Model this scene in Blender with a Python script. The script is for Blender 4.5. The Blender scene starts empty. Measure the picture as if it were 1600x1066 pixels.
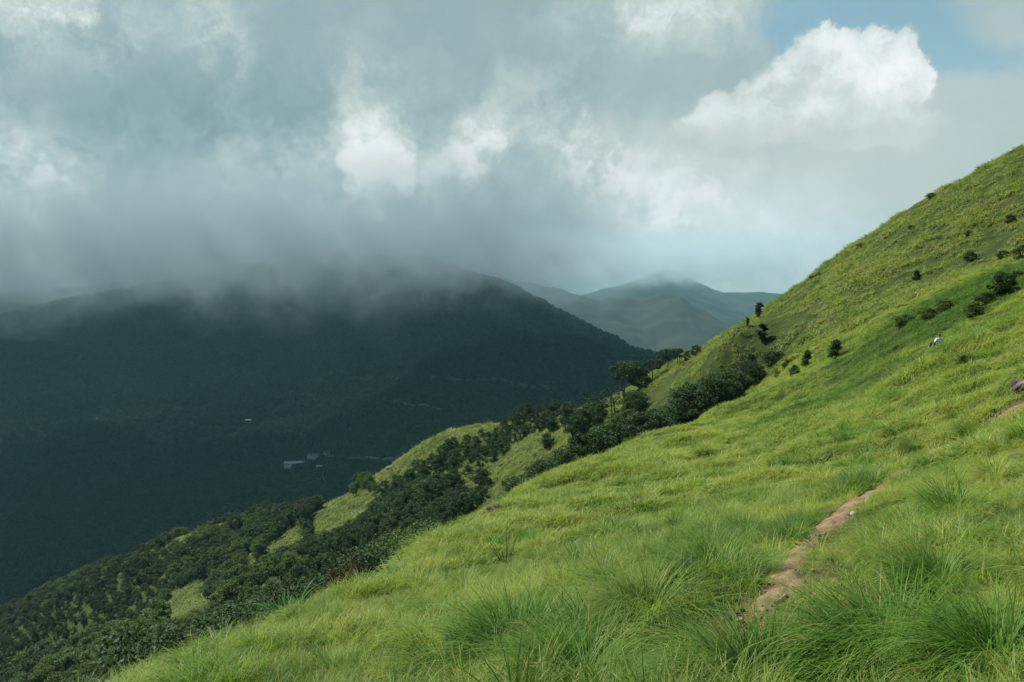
import bpy, math, random
import numpy as np
from mathutils import Vector

S = bpy.context.scene
COL = S.collection
R = math.radians
rng = np.random.default_rng(7)
random.seed(7)

# ------------------------------------------------------------------ camera
F = 1256.0                       # focal length in photo pixels (1600 wide)
PITCH = math.atan(93.0 / F)
cam_d = bpy.data.cameras.new('camera')
cam = bpy.data.objects.new('camera', cam_d)
COL.objects.link(cam)
cam_d.sensor_width = 36.0
cam_d.lens = F / 1600.0 * 36.0
cam_d.clip_start = 0.1
cam_d.clip_end = 60000
cam.location = (0, 0, 0)
cam.rotation_euler = (math.pi / 2 - PITCH, 0, 0)
S.camera = cam
CP, SP = math.cos(PITCH), math.sin(PITCH)

def ray(px, py):
    a = (np.asarray(px, float) - 800) / F
    u = -(np.asarray(py, float) - 533) / F
    return np.stack([a, CP + SP * u, CP * u - SP + 0 * a], -1)

def at(px, py, d):
    r = ray(px, py)
    return r * (d / r[..., 1])[..., None] if np.ndim(px) else r * (d / r[1])

def proj(P):
    P = np.asarray(P, float)
    fw = P[..., 1] * CP - P[..., 2] * SP
    up = P[..., 1] * SP + P[..., 2] * CP
    return 800 + F * P[..., 0] / fw, 533 - F * up / fw, fw

# ------------------------------------------------------------------ view, sun
S.view_settings.view_transform = 'Standard'
S.view_settings.look = 'None'
S.view_settings.exposure = 0.74
S.view_settings.gamma = 1.0
S.cycles.use_denoising = True
S.cycles.max_bounces = 6
S.cycles.transparent_max_bounces = 8
S.cycles.volume_bounces = 1
S.cycles.sample_clamp_indirect = 4.0

SUN_EL, SUN_AZ = R(50), R(-62)      # azimuth from +Y (view direction) towards +X: sun ahead and to the left
sun_dir = Vector((math.sin(SUN_AZ) * math.cos(SUN_EL), math.cos(SUN_AZ) * math.cos(SUN_EL), math.sin(SUN_EL)))
sd = bpy.data.lights.new('sun', 'SUN')
sd.energy = 4.6
sd.angle = R(0.53)
sd.color = (1.0, 0.955, 0.86)
sun = bpy.data.objects.new('sun', sd)
COL.objects.link(sun)
sun.rotation_euler = (-sun_dir).to_track_quat('-Z', 'Y').to_euler()

# ------------------------------------------------------------------ node helper
class NT:
    def __init__(self, tree):
        self.t = tree
        tree.nodes.clear()
    def n(self, typ, **kw):
        nd = self.t.nodes.new(typ)
        for k, v in kw.items():
            setattr(nd, k, v)
        return nd
    def put(self, sock, v):
        if hasattr(v, 'is_linked') or hasattr(v, 'links'):
            self.t.links.new(v, sock)
        elif v is not None:
            sock.default_value = v
    def m(self, op, a, b=None, c=None, clamp=False):
        nd = self.n('ShaderNodeMath', operation=op, use_clamp=clamp)
        for i, v in enumerate((a, b, c)):
            if v is not None:
                self.put(nd.inputs[i], v)
        return nd.outputs[0]
    def vm(self, op, a, b=None, scale=None):
        nd = self.n('ShaderNodeVectorMath', operation=op)
        self.put(nd.inputs[0], a)
        if b is not None:
            self.put(nd.inputs[1], b)
        if scale is not None:
            self.put(nd.inputs['Scale'], scale)
        return nd.outputs['Value'] if op in ('DOT_PRODUCT', 'LENGTH') else nd.outputs[0]
    def noise(self, vec, scale, detail=4, rough=0.55, col=False, dist=0.0):
        nd = self.n('ShaderNodeTexNoise')
        self.put(nd.inputs['Vector'], vec)
        nd.inputs['Scale'].default_value = scale
        nd.inputs['Detail'].default_value = detail
        nd.inputs['Roughness'].default_value = rough
        nd.inputs['Distortion'].default_value = dist
        return nd.outputs['Color' if col else 'Fac']
    def ss(self, v, lo, hi, a=0.0, b=1.0):
        nd = self.n('ShaderNodeMapRange', interpolation_type='SMOOTHSTEP')
        self.put(nd.inputs['Value'], v)
        nd.inputs['From Min'].default_value = lo
        nd.inputs['From Max'].default_value = hi
        nd.inputs['To Min'].default_value = a
        nd.inputs['To Max'].default_value = b
        return nd.outputs['Result']
    def mix(self, f, a, b, blend='MIX'):
        nd = self.n('ShaderNodeMix', data_type='RGBA', blend_type=blend)
        self.put(nd.inputs['Factor'], f)
        for s, v in ((nd.inputs[6], a), (nd.inputs[7], b)):
            if isinstance(v, tuple) and len(v) == 3:
                v = (*v, 1)
            self.put(s, v)
        return nd.outputs[2]
    def ramp(self, v, stops):
        nd = self.n('ShaderNodeValToRGB')
        cr = nd.color_ramp
        cr.interpolation = 'LINEAR'
        while len(cr.elements) < len(stops):
            cr.elements.new(0.5)
        for e, (p, c) in zip(cr.elements, stops):
            e.position = p
            e.color = (*c, 1)
        self.put(nd.inputs[0], v)
        return nd.outputs[0]

# ------------------------------------------------------------------ world: blue sky with a broken cloud layer
W = bpy.data.worlds.new('World')
S.world = W
W.use_nodes = True
k = NT(W.node_tree)
sky = k.n('ShaderNodeTexSky', sky_type='NISHITA', sun_disc=False)
sky.sun_elevation = SUN_EL
sky.sun_rotation = SUN_AZ
sky.altitude = 1000
sky.air_density = 1.0
sky.dust_density = 1.0
tc = k.n('ShaderNodeTexCoord')
D0 = k.vm('NORMALIZE', tc.outputs['Generated'])
w1 = k.vm('SUBTRACT', k.noise(D0, 5.5, 6, 0.6, col=True), (0.5, 0.5, 0.5))
w2 = k.vm('SUBTRACT', k.noise(D0, 24, 6, 0.62, col=True), (0.5, 0.5, 0.5))
w3 = k.vm('SUBTRACT', k.noise(D0, 12.5, 5, 0.6, col=True), (0.5, 0.5, 0.5))
Dw = k.vm('ADD', k.vm('ADD', D0, k.vm('SCALE', w3, scale=0.075)), k.vm('ADD', k.vm('SCALE', w1, scale=0.10), k.vm('SCALE', w2, scale=0.05)))
Ds = k.vm('ADD', D0, k.vm('ADD', k.vm('SCALE', w1, scale=0.09), k.vm('SCALE', w2, scale=0.035)))

Dc = k.vm('ADD', D0, k.vm('ADD', k.vm('SCALE', w1, scale=0.02), k.vm('SCALE', w2, scale=0.05)))
def blob(D, px, py, rx, ry, rot=0.0):
    """soft round patch of cloud seen in direction (px, py), radii in photo pixels"""
    c = Vector(ray(px, py)).normalized()
    ex = Vector((0, 0, 1)).cross(c).normalized() * -1
    ey = c.cross(ex) * -1
    if ey.z < 0: ey = -ey
    a = R(rot)
    tx = (ex * math.cos(a) + ey * math.sin(a)) * (F / rx)
    ty = (ey * math.cos(a) - ex * math.sin(a)) * (F / ry)
    p = k.vm('DOT_PRODUCT', D, tuple(tx)); q = k.vm('DOT_PRODUCT', D, tuple(ty))
    p0, q0 = c.dot(tx), c.dot(ty)
    s = k.m('ADD', k.m('POWER', k.m('ABSOLUTE', k.m('SUBTRACT', p, p0)), 2.0), k.m('POWER', k.m('ABSOLUTE', k.m('SUBTRACT', q, q0)), 2.0))
    e = k.m('EXPONENT', k.m('MULTIPLY', s, -0.5))
    return k.m('MULTIPLY', e, k.m('GREATER_THAN', k.vm('DOT_PRODUCT', D0, tuple(c)), 0.0))

val = None
def add(v, amp):
    global val
    t = k.m('MULTIPLY', v, amp)
    val = t if val is None else k.m('ADD', val, t)

# general cloud brightness everywhere: big soft noise
big = k.noise(D0, 2.2, 5, 0.55)
med = k.noise(Dw, 7.0, 6, 0.6)
fin = k.noise(Dw, 22.0, 7, 0.62)
val = k.m('ADD', 0.44, k.m('MULTIPLY', k.m('SUBTRACT', med, 0.5), 0.16))
val = k.m('ADD', val, k.m('MULTIPLY', k.m('SUBTRACT', fin, 0.5), 0.06))
SOFT = [ # px, py, rx, ry, rot, amp
 (230, 310, 300, 130, 0, -0.10), (330, 470, 500, 50, 0, -0.26), (260, 390, 90, 60, 0, -0.08), (740, 400, 110, 40, 0, -0.06), (60, 540, 300, 80, 0, -0.16), (640, 440, 170, 44, 0, -0.16), (1080, 440, 190, 42, 0, 0.16), (1000, 395, 150, 40, 0, 0.06), (300, 340, 420, 120, 0, -0.05),
 (1350, 320, 330, 170, 0, 0.21), (1550, 150, 200, 150, 0, 0.05), (1120, 340, 180, 90, -10, 0.16),
 (920, 345, 90, 50, -20, -0.10), (1110, 130, 120, 55, 15, -0.05), (860, 110, 160, 60, 0, -0.03), (1180, 430, 260, 35, 0, -0.04), (720, 380, 120, 45, 0, -0.04),
 (620, 60, 250, 60, 0, 0.02),
]
for b in SOFT: add(blob(Ds, *b[:5]), b[5])
PUFF = [
 (580, 225, 55, 82, 8, 0.26), (545, 310, 125, 58, 0, 0.30), (430, 300, 110, 55, -15, 0.18), (600, 300, 70, 60, 0, 0.12),
 (735, 225, 26, 62, -24, 0.25), (400, 395, 75, 18, 0, 0.12), (840, 140, 45, 40, 0, 0.09),
 (0, 300, 80, 62, 0, 0.52), (25, 370, 105, 60, 0, 0.46), (120, 400, 110, 26, 15, 0.08), (240, 415, 40, 14, 20, 0.08),
 (90, 28, 75, 36, 0, 0.30), (20, 40, 50, 40, 0, 0.16), (335, 45, 28, 50, 22, 0.34), (350, 90, 30, 18, 0, 0.12),
 (880, 250, 110, 55, -15, 0.17), (1000, 290, 110, 50, -25, 0.14), (1140, 370, 120, 45, 0, 0.10),
 (1060, 10, 110, 34, 0, 0.22), (1010, 30, 40, 26, 0, 0.12), (900, 200, 60, 40, 0, 0.05),
]
base_val = val; val = None
for b in PUFF: add(blob(Dw, *b[:5]), b[5])
wis = k.noise(Dw, 11.0, 8, 0.62)
puff = k.m('MULTIPLY', val, k.ss(wis, 0.34, 0.64, 0.22, 1.30))
puff = k.m('MULTIPLY', puff, k.m('ADD', 0.80, k.m('MULTIPLY', fin, 0.4)))
val = k.m('ADD', base_val, puff)
# the crisp white cumulus: sharp above, melting into grey cloud below
cu = None
for b in [(1300, 108, 50, 36, 0), (1372, 92, 34, 24, 0), (1250, 150, 50, 34, 0), (1330, 180, 60, 38, -10), (1175, 185, 55, 26, 15), (1305, 72, 26, 14, 0), (1415, 118, 30, 18, -10), (1400, 195, 50, 20, -10), (1110, 190, 50, 22, 10)]:
    v = blob(Dc, *b)
    cu = v if cu is None else k.m('ADD', cu, v)
def billow(sc):
    vo = k.n('ShaderNodeTexVoronoi', feature='SMOOTH_F1'); k.put(vo.inputs['Vector'], Dc); vo.inputs['Scale'].default_value = sc
    vo.inputs['Smoothness'].default_value = 0.35
    return k.m('SUBTRACT', 0.45, vo.outputs['Distance'])
bil = k.m('ADD', k.m('MULTIPLY', billow(22.0), 0.34), k.m('ADD', k.m('MULTIPLY', billow(48.0), 0.20), k.m('MULTIPLY', billow(105.0), 0.10)))
cub = k.m('ADD', cu, bil)
cum = k.ss(cub, 0.36, 0.68)
cun = k.noise(Dc, 17.0, 7, 0.6)
zed = k.n('ShaderNodeSeparateXYZ'); k.put(zed.inputs[0], Dc)
low = k.ss(zed.outputs[2], float(Vector(ray(1300, 222)).normalized().z), float(Vector(ray(1300, 130)).normalized().z), 0.22, 1.0)
add(k.m('MULTIPLY', k.m('MULTIPLY', cum, low), k.m('MULTIPLY', k.ss(cun, 0.32, 0.62, 0.42, 1.0), k.ss(cub, 0.4, 1.1, 0.72, 1.0))), 0.38)
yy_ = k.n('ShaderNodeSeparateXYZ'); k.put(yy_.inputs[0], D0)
val = k.m('SUBTRACT', val, k.ss(yy_.outputs[1], 0.62, 0.25, 0.0, 0.24))  # cloud darkened away from the view direction, to weaken the fill light
val = k.m('MAXIMUM', val, 0.02)
cloudcol = k.ramp(val, [(0.0, (0.006, 0.030, 0.036)), (0.14, (0.040, 0.098, 0.110)), (0.28, (0.135, 0.240, 0.255)), (0.42, (0.285, 0.405, 0.430)),
                        (0.56, (0.43, 0.535, 0.54)), (0.72, (0.585, 0.67, 0.645)), (0.86, (0.78, 0.845, 0.84)), (1.0, (0.97, 0.99, 0.985))])
hole = None
for b in [(1310, 5, 70, 48, 0), (1395, 20, 80, 30, -10), (1230, 70, 22, 30, 0), (1470, 80, 120, 20, -15)]:
    v = blob(Ds, *b)
    hole = v if hole is None else k.m('ADD', hole, v)
hole = k.m('MULTIPLY', k.ss(hole, 0.25, 1.05), k.m('SUBTRACT', 1.0, cum), clamp=True)
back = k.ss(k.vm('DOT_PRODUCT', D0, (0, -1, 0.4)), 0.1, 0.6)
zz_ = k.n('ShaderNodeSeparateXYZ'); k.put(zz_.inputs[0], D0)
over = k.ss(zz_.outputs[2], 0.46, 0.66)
hole = k.m('MAXIMUM', hole, k.m('MULTIPLY', k.m('MAXIMUM', back, over), k.ss(big, 0.40, 0.50)))  # blue gaps added overhead and behind, out of view, to lower the fill
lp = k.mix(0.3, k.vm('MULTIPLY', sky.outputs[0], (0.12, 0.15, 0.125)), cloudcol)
bg = k.n('ShaderNodeBackground')
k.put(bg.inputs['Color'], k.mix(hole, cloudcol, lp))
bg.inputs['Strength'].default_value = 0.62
wo = k.n('ShaderNodeOutputWorld')
k.t.links.new(bg.outputs[0], wo.inputs['Surface'])
W.cycles.sampling_method = 'MANUAL'
W.cycles.sample_map_resolution = 512

# ------------------------------------------------------------------ numeric noise and surfaces
def _hash(ix, iy, seed):
    h = (ix.astype(np.int64) * 374761393 + iy.astype(np.int64) * 668265263 + seed * 69069) & 0xffffffff
    h = ((h ^ (h >> 13)) * 1274126177) & 0xffffffff
    return ((h ^ (h >> 16)) & 0xffffff) / float(0xffffff)

def vnoise(x, y, seed=0):
    x = np.asarray(x, float); y = np.asarray(y, float)
    ix = np.floor(x); iy = np.floor(y)
    fx = x - ix; fy = y - iy
    fx = fx * fx * fx * (fx * (fx * 6 - 15) + 10); fy = fy * fy * fy * (fy * (fy * 6 - 15) + 10)
    a = _hash(ix, iy, seed); b = _hash(ix + 1, iy, seed); c = _hash(ix, iy + 1, seed); d = _hash(ix + 1, iy + 1, seed)
    return (a + (b - a) * fx) * (1 - fy) + (c + (d - c) * fx) * fy - 0.5

def fbm(x, y, wl, octv=4, seed=0, gain=0.5):
    s = 0; a = 1.0
    c, sn = math.cos(0.6), math.sin(0.6)
    x = x / wl; y = y / wl
    for i in range(octv):
        s = s + a * vnoise(x, y, seed + i * 17)
        x, y = (c * x - sn * y) * 2.03 + 5.1, (sn * x + c * y) * 2.03 - 3.7
        a *= gain
    return s

class TPS:
    def __init__(self, P, smooth=0.0):
        P = np.array(P, float)
        self.s = max(np.ptp(P[:, 0]), np.ptp(P[:, 1]))
        self.c = P[:, :2] / self.s
        n = len(P)
        K = self.U(self.c[:, None] - self.c[None]) + np.eye(n) * smooth
        A = np.zeros((n + 3, n + 3)); A[:n, :n] = K
        Q = np.c_[np.ones(n), self.c]
        A[:n, n:] = Q; A[n:, :n] = Q.T
        self.w = np.linalg.solve(A, np.r_[P[:, 2], 0, 0, 0])
    @staticmethod
    def U(d):
        r2 = (d ** 2).sum(-1)
        return r2 * np.log(r2 + 1e-14)
    def __call__(self, x, y):
        x = np.asarray(x, float); y = np.asarray(y, float)
        sh = x.shape; X = np.stack([x.ravel(), y.ravel()], -1) / self.s
        out = np.empty(len(X))
        for i in range(0, len(X), 40000):
            q = X[i:i + 40000]
            out[i:i + 40000] = self.U(q[:, None] - self.c[None]) @ self.w[:-3] + self.w[-3] + q @ self.w[-2:]
        return out.reshape(sh)

# control points of the near hillside: seen points (photo pixel, forward distance in metres) and hidden ones in metres
NEAR_PX = [(1600,1066,3.8),(1210,1000,6.2),(800,1066,6),(500,1066,7.5),(200,1066,9.6),(1120,890,8.5),(1290,830,11),(1333,800,12),(1390,750,15),
 (1490,695,19),(1570,650,23),(1520,545,34),(1467,529,36),(1600,600,24),(1600,800,8),(800,900,17),(1000,850,15),(1000,750,32),(1100,750,26),
 (1200,700,32),(1300,620,45),(1300,560,66),(1400,600,38),(1400,500,65),(1500,470,58),(1600,400,68),(1500,380,92),(1432,435,88),(1300,480,98),(1200,525,105),(650,1000,10),(800,808,26),(800,786,33),(700,858,22),(700,940,13.5),(900,760,34),(900,815,24),(1000,706,44),(1100,664,54),(600,900,20),(1190,640,60)]
EDGE = [(500,932,17),(380,985,13.5),(620,868,25),(700,826,31),(800,768,40),(900,725,48),(1000,685,57),(1100,645,66),(1190,607,76)]
SKYL = [(1600,237,120),(1500,292,125),(1400,352,130),(1300,414,135),(1220,467,142),(1150,512,150),(1095,547,155),(1040,577,165),(985,610,175),
 (920,635,195),(850,650,215),(750,660,235),(690,675,238),(655,694,240),(620,717,240),(590,742,245),(450,800,300),(300,855,350),(150,905,380),(0,975,400)]
BPTS = [(1190,585,88),(1120,590,105),(1040,622,128),(1000,640,140),(950,660,145),(900,675,155),(860,710,160),(800,735,165),(700,790,165),(600,830,165),(500,880,160),(400,935,150),(300,1000,140),
 (100,1060,150),(0,1066,170),(700,705,215),(620,765,215),(560,795,220),(450,845,230),(300,905,240),(150,965,260),(50,1010,260),(800,690,205),(1180,550,120),(1120,565,130)]
ctl = [tuple(at(*p)) for p in NEAR_PX + EDGE + SKYL + BPTS]
for px, py, d in EDGE[:-1]:
    r = ray(px, py); v = r[2] / r[1]; q = 1.55 * d
    ctl.append((r[0] / r[1] * q, q, v * q - 0.16 * d - 1.0))
for px, py, d in SKYL:
    r = ray(px, py); v = r[2] / r[1]
    for m_, dr in ((1.2, 0.05), (1.7, 0.42)):
        q = m_ * d
        ctl.append((r[0] / r[1] * q, q, v * q - dr * d))
ctl += [(0,0,-1.6),(-8,6,-6.6),(-14,12,-12),(0,-20,2),(-20,-20,-6),(20,-20,11),(0,-40,7),(60,0,20),(60,-40,24),(60,40,12),(40,10,11),(-25,0,-13),(-60,0,-38),(-60,60,-52),
        (-150,100,-100),(-150,250,-125),(-300,300,-190),(100,100,26),(120,120,29),(150,150,26),(90,60,22),(160,60,36),(160,0,40),(120,200,-20),(-300,0,-170),(-150,-50,-80),
        (-300,500,-260),(-100,500,-200),(50,480,-180),(150,400,-150),(200,300,-90),(0,-120,20),(150,-120,50),(-150,-150,-60)]
near_tps = TPS(ctl, 2e-6)

def H(x, y):
    x = np.asarray(x, float); y = np.asarray(y, float)
    r = np.hypot(x, y)
    z = near_tps(x, y) - 0.32 * np.clip(r / 18, 0, 1)
    z = np.where(z > 45, 45 + (z - 45) * 0.12, z)
    a = np.clip(r / 60, 0.05, 1)
    z = z + fbm(x, y, 40, 3, 3) * 3.0 * a * np.clip((r - 30) / 100, 0, 1)
    z = z + fbm(x, y, 9, 3, 11) * 0.5 * a
    z = z + fbm(x * 1.0 + y * 0.35, y * 1.6, 2.4, 3, 23) * 0.42 * np.clip((r - 5) / 22, 0.08, 1)
    z = z + fbm(x + y * .4, y * 1.5, 1.5, 2, 29) * 0.34 * np.clip((r - 40) / 50, 0, 1)
    return z

def grid_mesh(name, X, Y, Z, mat, wrap=False):
    n, m = X.shape
    me = bpy.data.meshes.new(name)
    me.vertices.add(n * m)
    me.vertices.foreach_set('co', np.stack([X, Y, Z], -1).astype(np.float32).ravel())
    i = np.arange(n - 1)[:, None] * m; j = np.arange(m - 1)[None]
    q = np.stack([i + j, i + j + 1, i + j + 1 + m, i + j + m], -1).reshape(-1, 4)
    me.loops.add(q.size); me.loops.foreach_set('vertex_index', q.astype(np.int32).ravel())
    me.polygons.add(len(q)); me.polygons.foreach_set('loop_start', (np.arange(len(q)) * 4).astype(np.int32))
    me.polygons.foreach_set('use_smooth', np.ones(len(q), bool))
    me.update(calc_edges=True)
    me.materials.append(mat)
    o = bpy.data.objects.new(name, me)
    COL.objects.link(o)
    return o

def tag(o, label=None, cat=None, group=None, kind=None):
    for a, b in (('label', label), ('category', cat), ('group', group), ('kind', kind)):
        if b: o[a] = b
    return o

def mat(name):
    m_ = bpy.data.materials.new(name)
    m_.use_nodes = True
    return m_, NT(m_.node_tree)

def simple(name, c, rough=0.9):
    m_, g = mat(name)
    b = g.n('ShaderNodeBsdfPrincipled'); b.inputs['Base Color'].default_value = (*c, 1); b.inputs['Roughness'].default_value = rough
    o = g.n('ShaderNodeOutputMaterial'); g.t.links.new(b.outputs[0], o.inputs[0])
    return m_

# ------------------------------------------------------------------ ground of the near hillside
M_ground, g = mat('hillside_soil')
pos = g.n('ShaderNodeNewGeometry').outputs['Position']
n1 = g.noise(pos, 0.5, 5, 0.6); n2 = g.noise(pos, 7, 5, 0.65)
c = g.ramp(n1, [(0.3, (0.022, 0.038, 0.010)), (0.5, (0.036, 0.058, 0.014)), (0.7, (0.06, 0.075, 0.02))])
c = g.mix(g.ss(n2, 0.45, 0.7, 0, 0.7), c, (0.055, 0.045, 0.02))
worn = g.n('ShaderNodeAttribute', attribute_name='worn').outputs['Fac']
c = g.mix(g.m('MULTIPLY', worn, g.ss(n2, 0.30, 0.55, 0.5, 1.0)), c, (0.17, 0.115, 0.06))
b = g.n('ShaderNodeBsdfPrincipled'); g.put(b.inputs['Base Color'], c); b.inputs['Roughness'].default_value = 1.0; b.inputs['Specular IOR Level'].default_value = 0.1
bp = g.n('ShaderNodeBump'); bp.inputs['Distance'].default_value = 0.12; g.put(bp.inputs['Height'], n2); g.t.links.new(bp.outputs[0], b.inputs['Normal'])
o = g.n('ShaderNodeOutputMaterial'); g.t.links.new(b.outputs[0], o.inputs[0])
th = np.r_[np.arange(-180, -62, 2.0), np.arange(-62, 62, 0.16), np.arange(62, 180.1, 2.0)]
rr = np.r_[np.linspace(0.3, 3, 12, endpoint=False), np.geomspace(3, 520, 1050)]
T_, R_ = np.meshgrid(np.radians(th), rr)
gx, gy = R_ * np.sin(T_), R_ * np.cos(T_)
gz = H(gx, gy)
ground = tag(grid_mesh('hillside', gx, gy, gz, M_ground), kind='structure')
def HG(x, y):
    """height of the hillside mesh itself"""
    r = np.hypot(x, y); a = np.degrees(np.arctan2(x, y))
    i = np.interp(r, rr0, np.arange(len(rr0))); j = np.interp(a, th0, np.arange(len(th0)))
    i0 = np.minimum(i.astype(int), len(rr0) - 2); j0 = np.minimum(j.astype(int), len(th0) - 2); fi = i - i0; fj = j - j0
    return (gz[i0, j0] * (1 - fj) + gz[i0, j0 + 1] * fj) * (1 - fi) + (gz[i0 + 1, j0] * (1 - fj) + gz[i0 + 1, j0 + 1] * fj) * fi
rr0, th0, gx0, gy0 = rr, th, gx, gy

# ------------------------------------------------------------------ valley and dark mountain
FAR_PX = [(-500,600,2700),(-250,545,2600),(-60,500,2500),(60,478,2500),(200,452,2600),(330,428,2700),(450,413,2750),(560,404,2750),(650,408,2650),(710,426,2500),(765,443,2300),(830,470,2200),(880,495,2150),(950,527,2100),(1020,556,2050),
 (1100,600,2000),(1200,650,1950),(1350,700,1900),
 (300,600,1950),(0,600,1850),(-300,650,1900),(600,600,1750),(800,600,1600),(900,630,1500),(1000,650,1550),(300,700,1450),(470,726,1300),(600,720,1300),(0,800,1050),(200,810,1100),(330,815,1080),(700,700,1300),(0,950,780),(-300,900,1000),(600,500,2250),(300,500,2350),(800,510,2000),(0,540,2200),(500,640,1600)]
fc = [tuple(at(*p)) for p in FAR_PX]
for px, py, d in FAR_PX[:18]:
    r = ray(px, py)
    for m_, dz in ((1.2, 0.06), (1.5, 0.13)):
        fc.append((r[0] / r[1] * d * m_, d * m_, r[2] / r[1] * d - dz * d))
fc += [(0,500,-330),(200,500,-300),(400,700,-330),(200,900,-340),(-300,500,-330),(-500,400,-340),(-1500,500,-400),(900,900,-330),(1500,1500,-300),(0,300,-330),(400,200,-300)]
far_tps = TPS(fc, 1e-6)
def HF(x, y):
    z = far_tps(x, y)
    k_ = np.clip((np.hypot(x, y) - 600) / 700, 0.15, 1)
    return z + k_ * (np.abs(fbm(x, y, 620, 4, 41)) * 230 - 44) * np.clip((2350 - y) / 900, 0.12, 1) + fbm(x, y, 90, 4, 51) * 16 * k_
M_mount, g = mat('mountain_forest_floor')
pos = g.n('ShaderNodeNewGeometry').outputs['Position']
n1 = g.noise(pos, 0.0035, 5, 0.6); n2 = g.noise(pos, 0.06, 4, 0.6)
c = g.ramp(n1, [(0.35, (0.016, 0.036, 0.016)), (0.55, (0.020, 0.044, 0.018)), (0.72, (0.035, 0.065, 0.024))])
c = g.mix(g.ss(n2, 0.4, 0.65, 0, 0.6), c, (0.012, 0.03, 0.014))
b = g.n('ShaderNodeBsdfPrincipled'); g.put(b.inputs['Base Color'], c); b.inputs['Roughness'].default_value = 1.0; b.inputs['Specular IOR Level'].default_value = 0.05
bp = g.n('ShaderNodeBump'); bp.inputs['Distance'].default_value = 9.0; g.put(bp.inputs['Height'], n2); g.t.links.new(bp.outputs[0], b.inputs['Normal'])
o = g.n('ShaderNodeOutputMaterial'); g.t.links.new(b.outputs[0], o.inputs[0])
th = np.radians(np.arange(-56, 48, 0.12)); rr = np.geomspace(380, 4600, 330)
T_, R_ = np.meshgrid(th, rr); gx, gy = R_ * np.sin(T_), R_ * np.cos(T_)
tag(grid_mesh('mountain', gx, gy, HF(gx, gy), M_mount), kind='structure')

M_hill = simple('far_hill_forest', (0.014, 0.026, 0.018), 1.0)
def ridge(name, pts, d, depth, mat_, amp, seed):
    """a long hill: crest points (photo pixel) at forward distance d, flanks falling to both sides"""
    P = np.array([at(px, py, d) for px, py in pts])
    xs = np.linspace(P[0, 0] - depth * .6, P[-1, 0] + depth * .6, 420)
    s = np.linspace(-1, 1, 90)
    X, Sx = np.meshgrid(xs, s)
    crest = np.interp(X, P[:, 0], P[:, 2])
    base = -420.0
    prof = np.exp(-np.abs(Sx) * 1.5) * (1 - Sx ** 2)
    Y = d + Sx * depth + fbm(X, X * 0, depth * 1.2, 3, seed) * depth * 0.3
    Z = base + (crest - base) * prof
    n = np.abs(fbm(X, Y, depth * .5, 5, seed + 5))
    Z = Z + n * amp * np.minimum(1, np.abs(Sx) * 6) + fbm(X, Y, 120, 3, seed + 8) * amp * 0.12
    return tag(grid_mesh(name, X, Y, Z, mat_), kind='structure')
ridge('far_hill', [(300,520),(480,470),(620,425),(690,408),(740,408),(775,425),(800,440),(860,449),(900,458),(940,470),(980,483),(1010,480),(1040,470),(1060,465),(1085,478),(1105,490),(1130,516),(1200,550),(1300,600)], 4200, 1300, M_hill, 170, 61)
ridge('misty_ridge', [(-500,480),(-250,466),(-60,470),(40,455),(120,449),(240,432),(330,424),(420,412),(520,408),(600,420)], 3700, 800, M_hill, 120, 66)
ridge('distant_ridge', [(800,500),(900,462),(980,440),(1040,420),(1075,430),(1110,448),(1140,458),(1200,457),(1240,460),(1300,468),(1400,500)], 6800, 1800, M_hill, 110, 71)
X, Y = np.meshgrid(np.linspace(-8800, 8800, 60), np.linspace(-600, 9300, 60))
tag(grid_mesh('valley_floor', X, Y, -430 + 0 * X + fbm(X, Y, 1500, 2, 5) * 30, M_mount), kind='structure')
# ------------------------------------------------------------------ unseen clouds overhead, above and left of the view, whose shadow lies on the valley and the dark mountain
def unseen_cloud(name, cx, cy, cz, ax, ay, az, seed, m_):
    u = np.linspace(0, 2 * np.pi, 181); v = np.linspace(0.001, np.pi - 0.001, 70)
    U, V = np.meshgrid(u, v)
    n = fbm(np.cos(U) * np.sin(V) * 3 + 9, np.sin(U) * np.sin(V) * 3 + np.cos(V) * 2, 1.0, 5, seed)
    n = n + fbm(np.cos(-U) * 2.5, np.sin(-U) * 2.5, 1.0, 3, seed + 3) * 0.4 * np.sin(V)
    n[:, -1] = n[:, 0]
    k_ = 1 + n * 0.45
    sx = np.sign(np.cos(U)) * np.abs(np.cos(U)) ** 0.7; sy = np.sign(np.sin(U)) * np.abs(np.sin(U)) ** 0.7
    return grid_mesh(name, cx + ax * sx * np.sin(V) ** .6 * k_, cy + ay * sy * np.sin(V) ** .6 * k_, cz + az * np.cos(V) * k_, m_)
def cloud_mat(name, thin):
    m_, g = mat(name)
    b = g.n('ShaderNodeBsdfDiffuse'); b.inputs['Color'].default_value = (0.85, 0.86, 0.87, 1)
    t_ = g.n('ShaderNodeBsdfTransparent'); x_ = g.n('ShaderNodeMixShader'); x_.inputs[0].default_value = thin
    g.t.links.new(b.outputs[0], x_.inputs[1]); g.t.links.new(t_.outputs[0], x_.inputs[2])
    o = g.n('ShaderNodeOutputMaterial'); g.t.links.new(x_.outputs[0], o.inputs[0])
    return m_
M_cloud, M_thin = cloud_mat('cloud_white', 0.30), cloud_mat('thin_cloud_white', 0.68)
SHH = 2500.0
shx, shy = math.sin(SUN_AZ) / math.tan(SUN_EL), math.cos(SUN_AZ) / math.tan(SUN_EL)
c2 = unseen_cloud('cloud', -3600 + 4200 * shx, 6000 + 4200 * shy, 4200, 3000, 2300, 300, 97, M_cloud)  # unseen bank, added to darken the hazy air behind the mountain
tag(c2, 'farther high cloud added out of view to shade the air behind the dark mountain', 'cloud', kind='stuff')
c1 = unseen_cloud('cloud', -1400 + SHH * shx, 1180 + SHH * shy, SHH, 3200, 500, 230, 91, M_cloud)
tag(c1, 'thick cloud overhead that shades the valley and the foot of the dark mountain', 'cloud', kind='stuff')
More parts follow.
